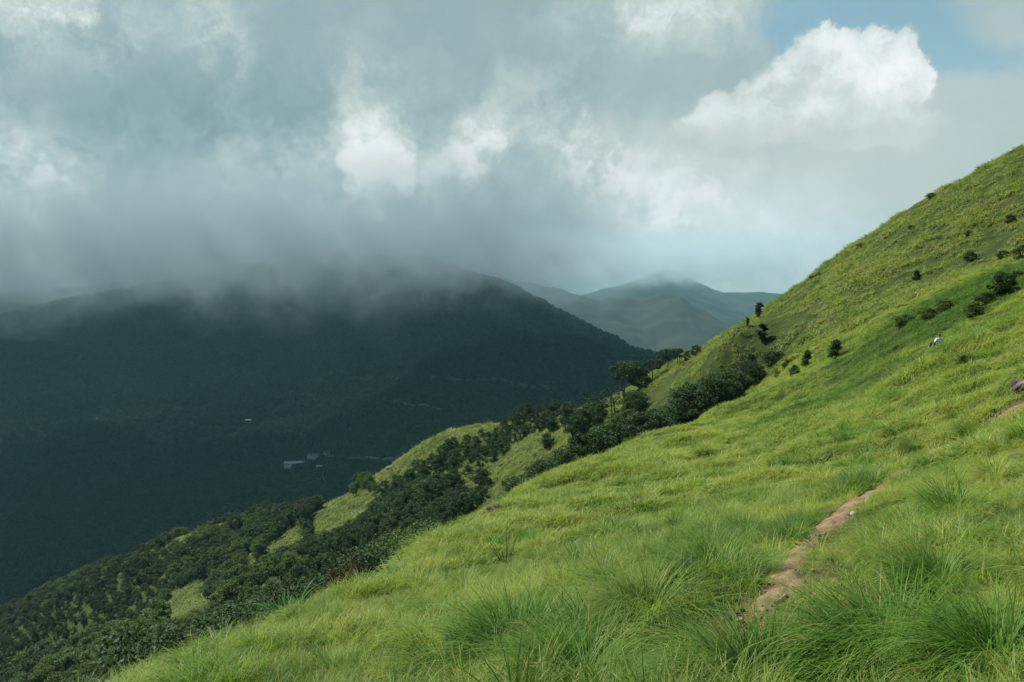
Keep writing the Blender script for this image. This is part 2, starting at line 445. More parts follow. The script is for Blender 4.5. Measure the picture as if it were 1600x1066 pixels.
c4 = unseen_cloud('cloud', -1400 + SHH * shx, 2330 + SHH * shy, SHH + 60, 3200, 760, 160, 93, M_thin)  # unseen thin bank, added to let part of the sun reach the mist
tag(c4, 'thin sheet of cloud added out of view to half shade the misty mountain top', 'cloud', kind='stuff')

# ------------------------------------------------------------------ instancing helper for what nobody could count
def proto_collection(name, objs):
    c = bpy.data.collections.new(name)
    for o in objs: c.objects.link(o)
    return c

def scatter(name, P, rot, scl, idx, coll):
    """one object: copies of the members of COLL on the points P"""
    me = bpy.data.meshes.new(name)
    me.vertices.add(len(P)); me.vertices.foreach_set('co', P.astype(np.float32).ravel())
    a = me.attributes.new('rot', 'FLOAT_VECTOR', 'POINT'); a.data.foreach_set('vector', rot.astype(np.float32).ravel())
    a = me.attributes.new('scl', 'FLOAT_VECTOR', 'POINT'); a.data.foreach_set('vector', scl.astype(np.float32).ravel())
    a = me.attributes.new('idx', 'INT', 'POINT'); a.data.foreach_set('value', idx.astype(np.int32))
    o = bpy.data.objects.new(name, me); COL.objects.link(o)
    ng = bpy.data.node_groups.new(name + '_scatter', 'GeometryNodeTree')
    ng.interface.new_socket('Geometry', in_out='INPUT', socket_type='NodeSocketGeometry')
    ng.interface.new_socket('Geometry', in_out='OUTPUT', socket_type='NodeSocketGeometry')
    gi = ng.nodes.new('NodeGroupInput'); go = ng.nodes.new('NodeGroupOutput')
    iop = ng.nodes.new('GeometryNodeInstanceOnPoints')
    ci = ng.nodes.new('GeometryNodeCollectionInfo')
    ci.inputs['Collection'].default_value = coll
    ci.inputs['Separate Children'].default_value = True
    ci.inputs['Reset Children'].default_value = True
    def attr(nm, ty):
        n = ng.nodes.new('GeometryNodeInputNamedAttribute'); n.data_type = ty; n.inputs['Name'].default_value = nm
        return n.outputs['Attribute']
    L = ng.links.new
    L(gi.outputs[0], iop.inputs['Points']); L(ci.outputs[0], iop.inputs['Instance'])
    iop.inputs['Pick Instance'].default_value = True
    L(attr('idx', 'INT'), iop.inputs['Instance Index'])
    e2r = ng.nodes.new('FunctionNodeEulerToRotation')
    L(attr('rot', 'FLOAT_VECTOR'), e2r.inputs[0]); L(e2r.outputs[0], iop.inputs['Rotation'])
    L(attr('scl', 'FLOAT_VECTOR'), iop.inputs['Scale'])
    L(iop.outputs[0], go.inputs[0])
    md = o.modifiers.new('scatter', 'NODES'); md.node_group = ng
    return o

def raw_mesh(name, V, Fc, m_, attrs=None, smooth=True):
    me = bpy.data.meshes.new(name)
    me.vertices.add(len(V)); me.vertices.foreach_set('co', np.asarray(V, np.float32).ravel())
    Fc = np.asarray(Fc)
    me.loops.add(Fc.size); me.loops.foreach_set('vertex_index', Fc.astype(np.int32).ravel())
    me.polygons.add(len(Fc)); me.polygons.foreach_set('loop_start', (np.arange(len(Fc)) * Fc.shape[1]).astype(np.int32))
    if smooth: me.polygons.foreach_set('use_smooth', np.ones(len(Fc), bool))
    for k_, v in (attrs or {}).items():
        a = me.attributes.new(k_, 'FLOAT', 'POINT'); a.data.foreach_set('value', np.asarray(v, np.float32))
    me.update(calc_edges=True)
    me.materials.append(m_)
    return me

# ------------------------------------------------------------------ grass
def blades(n, r0, L, w, tilt, droop, lean, seed, segs=4, spread=1.0):
    """n arching blades rooted in a disc r0; returns verts, quads, blade tint, position along the blade"""
    g = np.random.default_rng(seed)
    az = g.uniform(0, 2 * np.pi, n); rad = r0 * np.sqrt(g.uniform(0, 1, n))
    root = np.stack([np.cos(az) * rad, np.sin(az) * rad, 0 * az - 0.03], -1)
    dirz = az + g.normal(0, 0.7, n) * spread
    h = np.stack([np.cos(dirz), np.sin(dirz)], -1) + np.array(lean)[None]
    hl = np.linalg.norm(h, axis=1); h = h / hl[:, None]
    Ln = L * g.uniform(0.55, 1.15, n)
    th0 = np.clip(tilt * (0.4 + rad / r0) * g.uniform(0.5, 1.4, n), 0.02, 1.2)
    cur = droop * g.uniform(0.6, 1.4, n) * np.clip(hl, .5, 1.6)
    P = [root]; cen = root
    for s in range(segs):
        a = th0 + cur * ((s + 0.5) / segs) ** 1.3
        a = np.minimum(a, 2.5)
        st = Ln / segs
        cen = cen + np.stack([h[:, 0] * np.sin(a) * st, h[:, 1] * np.sin(a) * st, np.cos(a) * st], -1)
        P.append(cen)
    tw = g.normal(0, 0.5, n)
    side = np.stack([-h[:, 1], h[:, 0], tw * 0.5], -1); side /= np.linalg.norm(side, axis=1)[:, None]
    V = []; T = []
    prof = np.interp(np.linspace(0, 1, segs + 1), [0, 0.3, 0.7, 1], [0.8, 1.0, 0.75, 0.06])
    wb = w * g.uniform(0.6, 1.3, n)
    for s in range(segs + 1):
        V.append(P[s] - side * (wb * prof[s] / 2)[:, None]); V.append(P[s] + side * (wb * prof[s] / 2)[:, None])
        T += [s / segs, s / segs]
    V = np.stack(V, 1); k_ = 2 * (segs + 1)
    base = (np.arange(n) * k_)[:, None]
    q = np.concatenate([base + np.array([[2 * s, 2 * s + 1, 2 * s + 3, 2 * s + 2]]) for s in range(segs)], 0)
    tint = np.repeat(g.uniform(0, 1, n), k_)
    return V.reshape(-1, 3), q, tint, np.tile(T, n)

def grass_mat(name, cols, patch=True, dry=0.12, trans=0.5):
    m_, g = mat(name)
    at1 = g.n('ShaderNodeAttribute', attribute_name='tint').outputs['Fac']
    att = g.n('ShaderNodeAttribute', attribute_name='along').outputs['Fac']
    oi = g.n('ShaderNodeObjectInfo')
    geo = g.n('ShaderNodeNewGeometry')
    pos = geo.outputs['Position']
    if patch:
        n1 = g.noise(pos, 0.16, 4, 0.6); n2 = g.noise(pos, 1.1, 3, 0.6); n3 = g.noise(pos, 0.035, 3, 0.5)
        v = g.m('ADD', g.m('MULTIPLY', n1, 0.55), g.m('ADD', g.m('MULTIPLY', n2, 0.3), g.m('MULTIPLY', n3, 0.25)))
        v = g.m('ADD', v, g.m('MULTIPLY', g.m('SUBTRACT', oi.outputs['Random'], 0.5), 0.22))
        v = g.m('ADD', v, g.m('MULTIPLY', g.m('SUBTRACT', at1, 0.5), 0.10))
        for (hx_, hy_, hr_) in HOLLOWS:
            dd = g.vm('LENGTH', g.vm('MULTIPLY', g.vm('SUBTRACT', pos, (hx_, hy_, 0.0)), (1 / hr_, 1 / hr_, 0.0)))
            v = g.m('SUBTRACT', v, g.m('MULTIPLY', g.ss(dd, 1.6, 0.2), 0.20))
        c = g.ramp(g.ss(v, 0.33, 0.77), [(0.0, cols[0]), (0.30, cols[1]), (0.62, cols[2]), (1.0, cols[3])])
    else:
        c = g.ramp(g.m('ADD', g.m('MULTIPLY', at1, 0.7), g.m('MULTIPLY', oi.outputs['Random'], 0.3)), [(0.0, cols[0]), (0.4, cols[1]), (0.75, cols[2]), (1.0, cols[3])])
    # dead straw blades, and pale tips
    straw = g.m('GREATER_THAN', at1, 1.0 - dry)
    c = g.mix(g.m('MULTIPLY', straw, 0.75), c, (0.33, 0.27, 0.11))
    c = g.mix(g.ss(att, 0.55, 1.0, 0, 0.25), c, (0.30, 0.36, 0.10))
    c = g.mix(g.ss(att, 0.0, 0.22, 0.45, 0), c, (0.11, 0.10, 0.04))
    b = g.n('ShaderNodeBsdfPrincipled')
    g.put(b.inputs['Base Color'], c); b.inputs['Roughness'].default_value = 0.45
    b.inputs['Specular IOR Level'].default_value = 0.18
    tr = g.n('ShaderNodeBsdfTranslucent')
    g.put(tr.inputs['Color'], g.mix(1.0, c, (1.0, 1.12, 0.5), 'MULTIPLY'))
    mx = g.n('ShaderNodeMixShader'); mx.inputs[0].default_value = trans
    g.t.links.new(b.outputs[0], mx.inputs[1]); g.t.links.new(tr.outputs[0], mx.inputs[2])
    o = g.n('ShaderNodeOutputMaterial'); g.t.links.new(mx.outputs[0], o.inputs[0])
    return m_
GC = [(0.062, 0.160, 0.024), (0.185, 0.275, 0.048), (0.345, 0.415, 0.088), (0.32, 0.33, 0.095)]
HOLLOWS = []
for hp, hd, hr_ in [((1510, 490), 60, 9.0), ((1440, 515), 58, 6.0), ((1580, 450), 62, 7.0), ((1330, 600), 48, 6.0), ((1215, 575), 88, 6), ((1180, 790), 13, 1.6), ((1380, 720), 17, 1.6), ((850, 985), 7.5, 1.0), ((1090, 560), 120, 5)]:
    q_ = at(*hp, hd); HOLLOWS.append((float(q_[0]), float(q_[1]), hr_))
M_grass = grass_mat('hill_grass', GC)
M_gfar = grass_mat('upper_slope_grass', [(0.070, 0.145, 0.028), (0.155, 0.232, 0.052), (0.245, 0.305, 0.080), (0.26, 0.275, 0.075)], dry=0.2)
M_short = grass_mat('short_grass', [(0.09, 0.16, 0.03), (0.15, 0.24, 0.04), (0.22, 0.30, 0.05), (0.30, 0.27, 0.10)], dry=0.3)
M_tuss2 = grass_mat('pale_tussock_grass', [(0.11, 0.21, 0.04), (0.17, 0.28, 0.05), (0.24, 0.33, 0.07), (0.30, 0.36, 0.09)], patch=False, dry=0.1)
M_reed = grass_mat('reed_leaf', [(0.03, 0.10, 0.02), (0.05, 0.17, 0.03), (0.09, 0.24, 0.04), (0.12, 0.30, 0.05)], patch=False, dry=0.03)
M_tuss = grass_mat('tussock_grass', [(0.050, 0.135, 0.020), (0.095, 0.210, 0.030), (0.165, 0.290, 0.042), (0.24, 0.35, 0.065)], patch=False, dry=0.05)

def tuft_obj(name, *a, m_=None, **kw):
    V, q, ti, al = blades(*a, **kw)
    me = raw_mesh(name, V, q, m_ or M_grass, {'tint': ti, 'along': al})
    return bpy.data.objects.new(name, me)
LEAN = (-0.75, -0.25)
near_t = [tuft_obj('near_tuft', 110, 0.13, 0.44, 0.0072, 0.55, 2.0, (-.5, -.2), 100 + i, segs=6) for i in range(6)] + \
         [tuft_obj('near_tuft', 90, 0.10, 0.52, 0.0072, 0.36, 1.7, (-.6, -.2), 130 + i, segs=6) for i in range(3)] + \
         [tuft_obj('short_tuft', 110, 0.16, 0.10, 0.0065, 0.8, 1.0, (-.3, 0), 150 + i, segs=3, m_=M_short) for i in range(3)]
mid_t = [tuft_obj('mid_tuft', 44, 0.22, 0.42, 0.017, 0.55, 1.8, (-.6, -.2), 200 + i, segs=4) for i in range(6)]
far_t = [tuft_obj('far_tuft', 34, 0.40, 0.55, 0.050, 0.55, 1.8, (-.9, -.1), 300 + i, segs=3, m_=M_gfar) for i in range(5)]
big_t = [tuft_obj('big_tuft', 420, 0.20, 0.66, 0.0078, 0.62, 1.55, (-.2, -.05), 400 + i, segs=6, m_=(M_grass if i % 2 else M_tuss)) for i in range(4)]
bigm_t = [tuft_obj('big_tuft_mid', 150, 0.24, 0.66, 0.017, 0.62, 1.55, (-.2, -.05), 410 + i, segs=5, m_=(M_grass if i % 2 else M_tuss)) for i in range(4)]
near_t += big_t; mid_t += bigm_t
for k_, lst in (('near', near_t), ('mid', mid_t)):
    for i, o_ in enumerate(lst): o_.name = '%s_%02d' % (k_, i)
c_near = proto_collection('near_tufts', near_t); c_mid = proto_collection('mid_tufts', mid_t); c_far = proto_collection('far_tufts', far_t)

# the footpath, as seen points on the hillside
PATH_PX = [(1165,985,6.9),(1205,935,7.5),(1228,895,8.6),(1250,858,10.0),(1290,828,11.0),(1322,800,12.0),(1360,775,13.2),(1400,748,15.0),(1450,722,16.8),(1500,693,19),(1545,668,21.5),(1580,645,23.5),(1605,636,25),(1640,628,27)]
def catmull(P, n):
    P = np.array(P); P = np.r_[[2 * P[0] - P[1]], P, [2 * P[-1] - P[-2]]]; out = []
    for i in range(1, len(P) - 2):
        for t in np.linspace(0, 1, n, endpoint=False):
            out.append(0.5 * (2 * P[i] + (P[i+1] - P[i-1]) * t + (2*P[i-1] - 5*P[i] + 4*P[i+1] - P[i+2]) * t*t + (-P[i-1] + 3*P[i] - 3*P[i+1] + P[i+2]) * t**3))
    return np.array(out + [P[-2]])
def on_ground(px, py, dmin=2.0, dmax=460.0):
    """first point where the sight line of a photo pixel meets the hillside"""
    r = ray(px, py)
    d = np.geomspace(dmin, dmax, 900)
    x = r[0] / r[1] * d; z = r[2] / r[1] * d
    g_ = z - H(x, d)
    j = np.nonzero(g_ < 0)[0]
    if len(j) == 0: return None
    j = max(1, j[0]); t = g_[j-1] / (g_[j-1] - g_[j] + 1e-9)
    dd = d[j-1] + (d[j] - d[j-1]) * t
    return np.array([r[0] / r[1] * dd, dd, H(r[0] / r[1] * dd, dd)])
pp = []
for px, py, d in PATH_PX:
    q = on_ground(px, py)
    q = at(px, py, d)[:2] if (q is None or abs(q[1] - d) > 0.35 * d) else q[:2]
    pp.append(q)
PC = catmull(pp, 14)
def path_dist(x, y):
    X_ = np.stack([np.ravel(x), np.ravel(y)], -1); out = np.full(len(X_), 1e9)
    for i in range(0, len(X_), 20000):
        q = X_[i:i+20000]; out[i:i+20000] = np.sqrt(((q[:, None] - PC[None]) ** 2).sum(-1)).min(1)
    return out.reshape(np.shape(x))
PW = 0.15   # half width of the bare earth
_r = np.hypot(gx0, gy0); _m = (_r > 3) & (_r < 40) & (gx0 > -3) & (gy0 > 0)
wv = np.zeros(gx0.shape); wv[_m] = np.clip(1.25 - path_dist(gx0[_m], gy0[_m]) / 0.45, 0, 1)
wat = ground.data.attributes.new('worn', 'FLOAT', 'POINT'); wat.data.foreach_set('value', wv.astype(np.float32).ravel())

def sample_polar(n, r0, r1, a0, a1):
    r = np.sqrt(rng.uniform(r0 ** 2, r1 ** 2, n)); a = np.radians(rng.uniform(a0, a1, n))
    return r * np.sin(a), r * np.cos(a)

EPS = 0.3
def slope_at(x, y):
    return (H(x + EPS, y) - H(x - EPS, y)) / (2 * EPS), (H(x, y + EPS) - H(x, y - EPS)) / (2 * EPS)

def grass_field(name, x, y, coll, idx, s, amt=0.55, label=''):
    z = HG(x, y); sx, sy = slope_at(x, y)
    n = len(x)
    rot = np.stack([np.arctan(sy) * amt, -np.arctan(sx) * amt, rng.normal(0, 0.75, n)], -1)
    scl = np.stack([s, s, s * rng.uniform(0.8, 1.15, n)], -1)
    o = scatter(name, np.stack([x, y, z], -1), rot, scl, idx, coll)
    return tag(o, kind='stuff', label=label, cat='grass')

HAZE_D = 6.5e-5
MIST1, MIST2 = 0.0042, 0.0030
# where grass grows and where the forest floor is, on the far side of the ravine: outlines in photo pixels, tested on projected hillside points
def inpoly(px, py, poly):
    poly = np.array(poly, float); r = np.zeros(np.shape(px), bool); n = len(poly)
    for i in range(n):
        x1, y1 = poly[i]; x2, y2 = poly[(i + 1) % n]
        c = ((y1 > py) != (y2 > py)) & (px < (x2 - x1) * (py - y1) / (y2 - y1 + 1e-12) + x1)
        r ^= c
    return r
WOODS = [(-400,900),(0,962),(150,893),(300,842),(450,785),(560,742),(585,765),(640,745),(660,700),(700,672),(735,690),(790,675),(770,650),(800,625),(860,605),(950,592),(975,612),
         (905,640),(860,672),(820,708),(790,745),(860,715),(950,650),(1060,600),(1190,565),(1195,612),(1000,690),(800,775),(620,880),(400,1000),(100,1100),(-400,1400)]
KNOLL = [(560,770),(600,700),(690,640),(800,630),(880,640),(880,680),(820,715),(770,752),(700,770),(640,790),(590,810),(520,830)]
GLADES = [[(985,606),(934,648),(875,664),(828,694),(795,720),(745,748),(760,764),(828,732),(853,710),(887,692),(925,670),(969,642),(1000,625)],[(390,880),(430,835),(470,815),(480,835),(440,860)],[(240,960),(270,925),(330,905),(335,930),(280,965)],[(170,1005),(200,980),(230,980),(215,1010)],[(375,880),(385,862),(402,866),(398,882)],
          [(480,835),(500,790),(560,765),(600,770),(560,810),(520,830)],[(700,800),(760,760),(800,745),(790,770),(740,800)],[(640,760),(700,745),(760,720),(740,745),(680,770)]]
def grass_ok(x, y):
    z = H(x, y); px, py, fw = proj(np.stack([x, y, z], -1))
    jx = px + fbm(x, y, 6, 2, 31) * 30; jy = py + fbm(x, y, 6, 2, 32) * 24
    w = inpoly(jx, jy, WOODS) & (np.hypot(x, y) > 86)
    for gl in GLADES: w &= ~inpoly(jx, jy, gl)
    return ~w | inpoly(px, py, KNOLL)

def clump(x, y):
    return fbm(x, y, 1.1, 3, 77) + 0.6 * fbm(x, y, 3.4, 2, 79)
# nearest belt
x, y = sample_polar(44000, 1.2, 24, -60, 62)
pd = path_dist(x, y); cl = clump(x, y)
bare = pd + fbm(x, y, 0.5, 2, 5) * 0.22
keep = (bare > PW + 0.16 * np.clip((y - 10) / 8, 0, 1)) | (rng.uniform(0, 1, len(x)) < 0.03)
worn_ = (pd < 1.2) | (np.hypot(x - 2.2, y - 6.6) < 2.0)
keep &= (rng.uniform(0, 1, len(x)) < np.clip(0.68 + cl * 1.3, 0.26, 1)) | worn_
x, y, pd, cl = x[keep], y[keep], pd[keep], cl[keep]
SC = on_ground(1180, 1000)
pi_ = np.array([((PC - np.array([a_, b_])) ** 2).sum(1).argmin() for a_, b_ in zip(x, y)])
right = (x > PC[pi_, 0]) & (y < 26) & (x > 1.2)
short = ((pd < np.where(right & (y < 13), 1.05, 0.42) + fbm(x, y, 0.8, 2, 9) * 0.6) | (np.hypot(x - SC[0], y - SC[1]) < 1.15 + fbm(x, y, 0.8, 2, 19) * 1.2)) & (rng.uniform(0, 1, len(x)) < 0.92)
s = np.where(short, rng.uniform(.5, 1.0, len(x)), np.clip(0.80 + cl * 1.15, 0.32, 1.65) * np.where(right, 0.58, 0.80) * rng.uniform(.7, 1.2, len(x)) * np.clip(0.55 + np.hypot(x, y) / 18, .6, 1))
s = np.where(short, s, np.maximum(s, rng.uniform(.45, .6, len(x))))
idx = np.where(short, rng.integers(9, 12, len(x)), rng.integers(0, 9, len(x)))
bg_ = (rng.uniform(0, 1, len(x)) < np.where(right, 0.007, 0.024)) & ~short & (np.hypot(x, y) > 5) & (pd > 1.35)
idx = np.where(bg_, rng.integers(12, 16, len(x)), idx); s = np.where(bg_, rng.uniform(.55, 1.15, len(x)), s)
grass_field('grass', x, y, c_near, idx, s, label='long yellow green grass on the nearest part of the slope')
# middle belt
x, y = sample_polar(150000, 22, 88, -48, 48)
x2, y2 = sample_polar(75000, 19, 48, -48, 48); x, y = np.r_[x, x2], np.r_[y, y2]
keep = path_dist(x, y) > 0.50; keep &= grass_ok(x, y); cl = clump(x, y)
keep &= rng.uniform(0, 1, len(x)) < np.clip(0.85 + cl * 1.0, 0.55, 1)
x, y, cl = x[keep], y[keep], cl[keep]
bg_ = rng.uniform(0, 1, len(x)) < 0.014
grass_field('grass', x, y, c_mid, np.where(bg_, rng.integers(6, 10, len(x)), rng.integers(0, 6, len(x))), np.where(bg_, rng.uniform(.55, 1.1, len(x)), np.clip(0.85 + cl * 0.9, .4, 1.6) * rng.uniform(.75, 1.2, len(x))), label='wind combed green grass across the middle of the slope')
# far belt
x, y = sample_polar(260000, 84, 330, -40, 42)
keep = grass_ok(x, y); cl = fbm(x, y, 2.2, 3, 78) + 0.5 * fbm(x, y, 7, 2, 80)
keep &= rng.uniform(0, 1, len(x)) < np.clip(0.80 + cl * 1.8, 0.35, 1)
x, y, cl = x[keep], y[keep], cl[keep]
grass_field('grass', x, y, c_far, rng.integers(0, 5, len(x)), np.clip(0.95 + cl * 1.5, .45, 1.9) * rng.uniform(.75, 1.2, len(x)) * np.clip(np.hypot(x, y) / 140, 1, 1.6), label='olive green grass of the upper slope and the round knoll')

# ------------------------------------------------------------------ trees and shrubs
def leaf_mat(name, cols, trans=0.3):
    m_, g = mat(name)
    a1 = g.n('ShaderNodeAttribute', attribute_name='tint').outputs['Fac']
    oi = g.n('ShaderNodeObjectInfo')
    v = g.m('ADD', g.m('MULTIPLY', a1, 0.62), g.m('MULTIPLY', oi.outputs['Random'], 0.38))
    c = g.ramp(v, [(0.0, cols[0]), (0.35, cols[1]), (0.7, cols[2]), (1.0, cols[3])])
    b = g.n('ShaderNodeBsdfPrincipled'); g.put(b.inputs['Base Color'], c); b.inputs['Roughness'].default_value = 0.62
    b.inputs['Specular IOR Level'].default_value = 0.25
    tr = g.n('ShaderNodeBsdfTranslucent'); g.put(tr.inputs['Color'], g.mix(1.0, c, (1.1, 1.2, 0.5), 'MULTIPLY'))
    mx = g.n('ShaderNodeMixShader'); mx.inputs[0].default_value = trans
    g.t.links.new(b.outputs[0], mx.inputs[1]); g.t.links.new(tr.outputs[0], mx.inputs[2])
    o = g.n('ShaderNodeOutputMaterial'); g.t.links.new(mx.outputs[0], o.inputs[0])
    return m_
M_leaf = leaf_mat('dark_leaves', [(0.010, 0.026, 0.008), (0.018, 0.045, 0.011), (0.032, 0.074, 0.016), (0.062, 0.105, 0.022)])
M_leaf2 = leaf_mat('fresh_leaves', [(0.022, 0.050, 0.012), (0.045, 0.090, 0.018), (0.085, 0.140, 0.026), (0.15, 0.20, 0.042)])
M_leafb = leaf_mat('rusty_leaves', [(0.03, 0.026, 0.012), (0.05, 0.038, 0.016), (0.075, 0.05, 0.022), (0.09, 0.075, 0.03)])
M_bark = simple('bark', (0.055, 0.045, 0.035))

def tube(pts, rad, sides=6):
    pts = np.array(pts, float); V = []; Q = []
    for i, p in enumerate(pts):
        t = pts[min(i + 1, len(pts) - 1)] - pts[max(i - 1, 0)]; t /= np.linalg.norm(t) + 1e-9
        a = np.cross(t, [0.3, 1, 0.2]); a /= np.linalg.norm(a); b = np.cross(t, a)
        for j in range(sides):
            an = 2 * math.pi * j / sides
            V.append(p + (a * math.cos(an) + b * math.sin(an)) * rad[i])
    for i in range(len(pts) - 1):
        for j in range(sides):
            Q.append((i * sides + j, i * sides + (j + 1) % sides, (i + 1) * sides + (j + 1) % sides, (i + 1) * sides + j))
    return V, Q

def leaf_quads(C, size, g, flat=0.5):
    n = len(C)
    nrm = g.normal(0, 1, (n, 3)); nrm[:, 2] = np.abs(nrm[:, 2]) + flat; nrm /= np.linalg.norm(nrm, axis=1)[:, None]
    a = np.cross(nrm, g.normal(0, 1, (n, 3))); a /= np.linalg.norm(a, axis=1)[:, None]; b = np.cross(nrm, a)
    s = (size * g.uniform(0.55, 1.3, n))[:, None]
    V = np.stack([C - a * s, C + b * s * 0.55 - nrm * s * .15, C + a * s, C - b * s * 0.55 - nrm * s * .15], 1).reshape(-1, 3)
    return V, np.arange(4 * n).reshape(-1, 4)

def make_tree(h, cr, base, nclump, nleaf, leaf, seed, stems=1, shape='round', m_=None, flare=1.0, fill=1.0):
    """tapered stems with limbs, and a crown of leaf clumps between heights base and h; returns trunk mesh, crown mesh"""
    g = np.random.default_rng(seed)
    TV, TQ = [], []
    def addt(p, r, s=6):
        v, q = tube(p, r, s); o = len(TV); TV.extend(v); TQ.extend([tuple(i + o for i in f) for f in q])
    cen = []; ch = h - base
    for i in range(nclump):
        t = (i + g.uniform(0, 1)) / nclump
        if shape == 'round': rr_ = cr * math.sqrt(max(0.05, 1 - (2 * t - 1.0) ** 2)) * 1.0
        elif shape == 'umbrella': t = t ** 0.6; rr_ = cr * (0.35 + 0.75 * math.sin(min(1, t * 1.15) * math.pi * 0.72))
        else: rr_ = cr * (1.05 - t) ** 0.8
        a = g.uniform(0, 2 * math.pi); q = math.sqrt(g.uniform(0.15, 1))
        cen.append((math.cos(a) * rr_ * q, math.sin(a) * rr_ * q, base + ch * (0.06 + 0.86 * t)))
    cen = np.array(cen)
    for s in range(stems):
        a = g.uniform(0, 6.28); off = 0.0 if stems == 1 else cr * 0.22
        b0 = np.array([math.cos(a) * off, math.sin(a) * off, -0.3])
        top = np.array([math.cos(a) * off * 1.8 + g.normal(0, .1) * cr, math.sin(a) * off * 1.8 + g.normal(0, .1) * cr, base + ch * 0.55])
        mid = (b0 + top) / 2 + np.array([g.normal(0, .06) * h, g.normal(0, .06) * h, 0])
        r0 = 0.028 * h / math.sqrt(stems) * flare
        addt([b0, b0 * .6 + mid * .4, mid, mid * .4 + top * .6, top], [r0 * 1.25, r0, r0 * .8, r0 * .55, r0 * .3])
        sel = cen[s::stems][: max(4, 14 // stems)]
        for c in sel:
            t = g.uniform(0.3, 0.9); p = mid * (1 - t) + top * t
            m2 = (p + c) / 2 + np.array([0, 0, 0.08 * ch])
            addt([p, m2, c], [r0 * .42, r0 * .25, r0 * .08], 4)
    C = []; tint = []
    per = nleaf // nclump
    for c in cen:
        r = cr * g.uniform(0.24, 0.42) * fill
        d = g.normal(0, 1, (per, 3)); d /= np.linalg.norm(d, axis=1)[:, None]
        d *= (r * g.uniform(0.45, 1.0, per) ** 0.6)[:, None]; d[:, 2] *= 0.72
        C.append(c + d); tint += list(np.clip(g.uniform(0, 1) * 0.55 + g.uniform(0, 1, per) * 0.45, 0, 1))
    C = np.concatenate(C)
    V, Q = leaf_quads(C, leaf, g)
    tm = raw_mesh('trunk', TV, TQ, M_bark)
    cm = raw_mesh('crown', V, Q, m_ or M_leaf, {'tint': np.repeat(tint, 4)}, smooth=False)
    return tm, cm

KIND = {
 'umbrella': [make_tree(6, 2.3, 2.6, 22, 2600, 0.17, 10 + i, 1 + i % 2, 'umbrella') for i in range(4)],
 'grove': [make_tree(5, 1.9, 0.9, 30, 6000, 0.105, 20 + i, 3, 'round') for i in range(5)],
 'bush': [make_tree(2, 0.85, 0.0, 24, 3400, 0.075, 30 + i, 3, 'round', M_leaf if i % 2 else M_leaf2, fill=1.35) for i in range(4)],
 'cone': [make_tree(2, 0.62, 0.0, 30, 4000, 0.07, 40 + i, 1, 'cone', fill=1.3) for i in range(3)],
 'slim': [make_tree(3, 0.55, 0.2, 26, 3200, 0.085, 50 + i, 1, 'round', fill=1.5) for i in range(3)],
 'wood': [make_tree(5, 2.0, 0.7, 26, 4200, 0.13, 60 + i, 2, 'round') for i in range(5)],
 'woodfresh': [make_tree(4.4, 1.9, 0.5, 26, 4200, 0.125, 70 + i, 2, 'round', M_leaf2) for i in range(3)],
 'rusty': [make_tree(3, 1.5, 0.3, 26, 7000, 0.045, 80, 3, 'round', M_leafb)],
 'lipbush': [make_tree(8, 2.6, 1.0, 70, 24000, 0.07, 90 + i, 3, 'round', M_leaf if i else M_leaf2) for i in range(3)],
 'tallgrove': [make_tree(9, 2.7, 1.6, 52, 15000, 0.10, 190 + i, 3, 'round') for i in range(3)],
 'sparse': [make_tree(6, 2.0, 1.6, 16, 800, 0.15, 85 + i, 2, 'umbrella', M_leaf, 1.2) for i in range(2)],
}
KH = {'umbrella': 6, 'grove': 5, 'bush': 2, 'cone': 2, 'slim': 3, 'wood': 5, 'woodfresh': 4.4, 'rusty': 3, 'sparse': 6, 'lipbush': 8, 'tallgrove': 9}
def plant(kind, x, y, h, name, label, cat, group=None, wide=1.0, var=None, stem='trunk'):
    if kind.startswith('wood'): wide *= 1.12
    e = bpy.data.objects.new(name, None); e.empty_display_size = 0.3
    COL.objects.link(e)
    e.location = (x, y, float(H(x, y)) - 0.05)
    s = h / KH[kind]
    e.scale = (s * wide, s * wide, s)
    e.rotation_euler = (0, 0, random.uniform(0, 6.28))
    tag(e, label, cat, group)
    V = KIND[kind]; tm, cm = V[random.randrange(len(V)) if var is None else var % len(V)]
    for nm, me in ((stem, tm), ('crown', cm)):
        o = bpy.data.objects.new(nm, me); COL.objects.link(o); o.parent = e
    return e
def plant_px(kind, px, top, d, *a, **kw):
    """a tree whose top is seen at (px, top) and which stands at forward distance d"""
    P = at(px, top, d); z = float(H(P[0], P[1]))
    h = min(max(P[2] - z, 0.5), 13)
    if kind == 'grove' and h > 6: kind = 'tallgrove'
    return plant(kind, P[0], P[1], h, *a, **kw)

def plant_base(kind, px, base, top, *a, hmin=.6, **kw):
    P = on_ground(px, base)
    if P is None: P = on_ground(px, base + 6)
    h = max(hmin, (base - top) * P[1] / F)
    return plant(kind, P[0], P[1], h, *a, **kw)
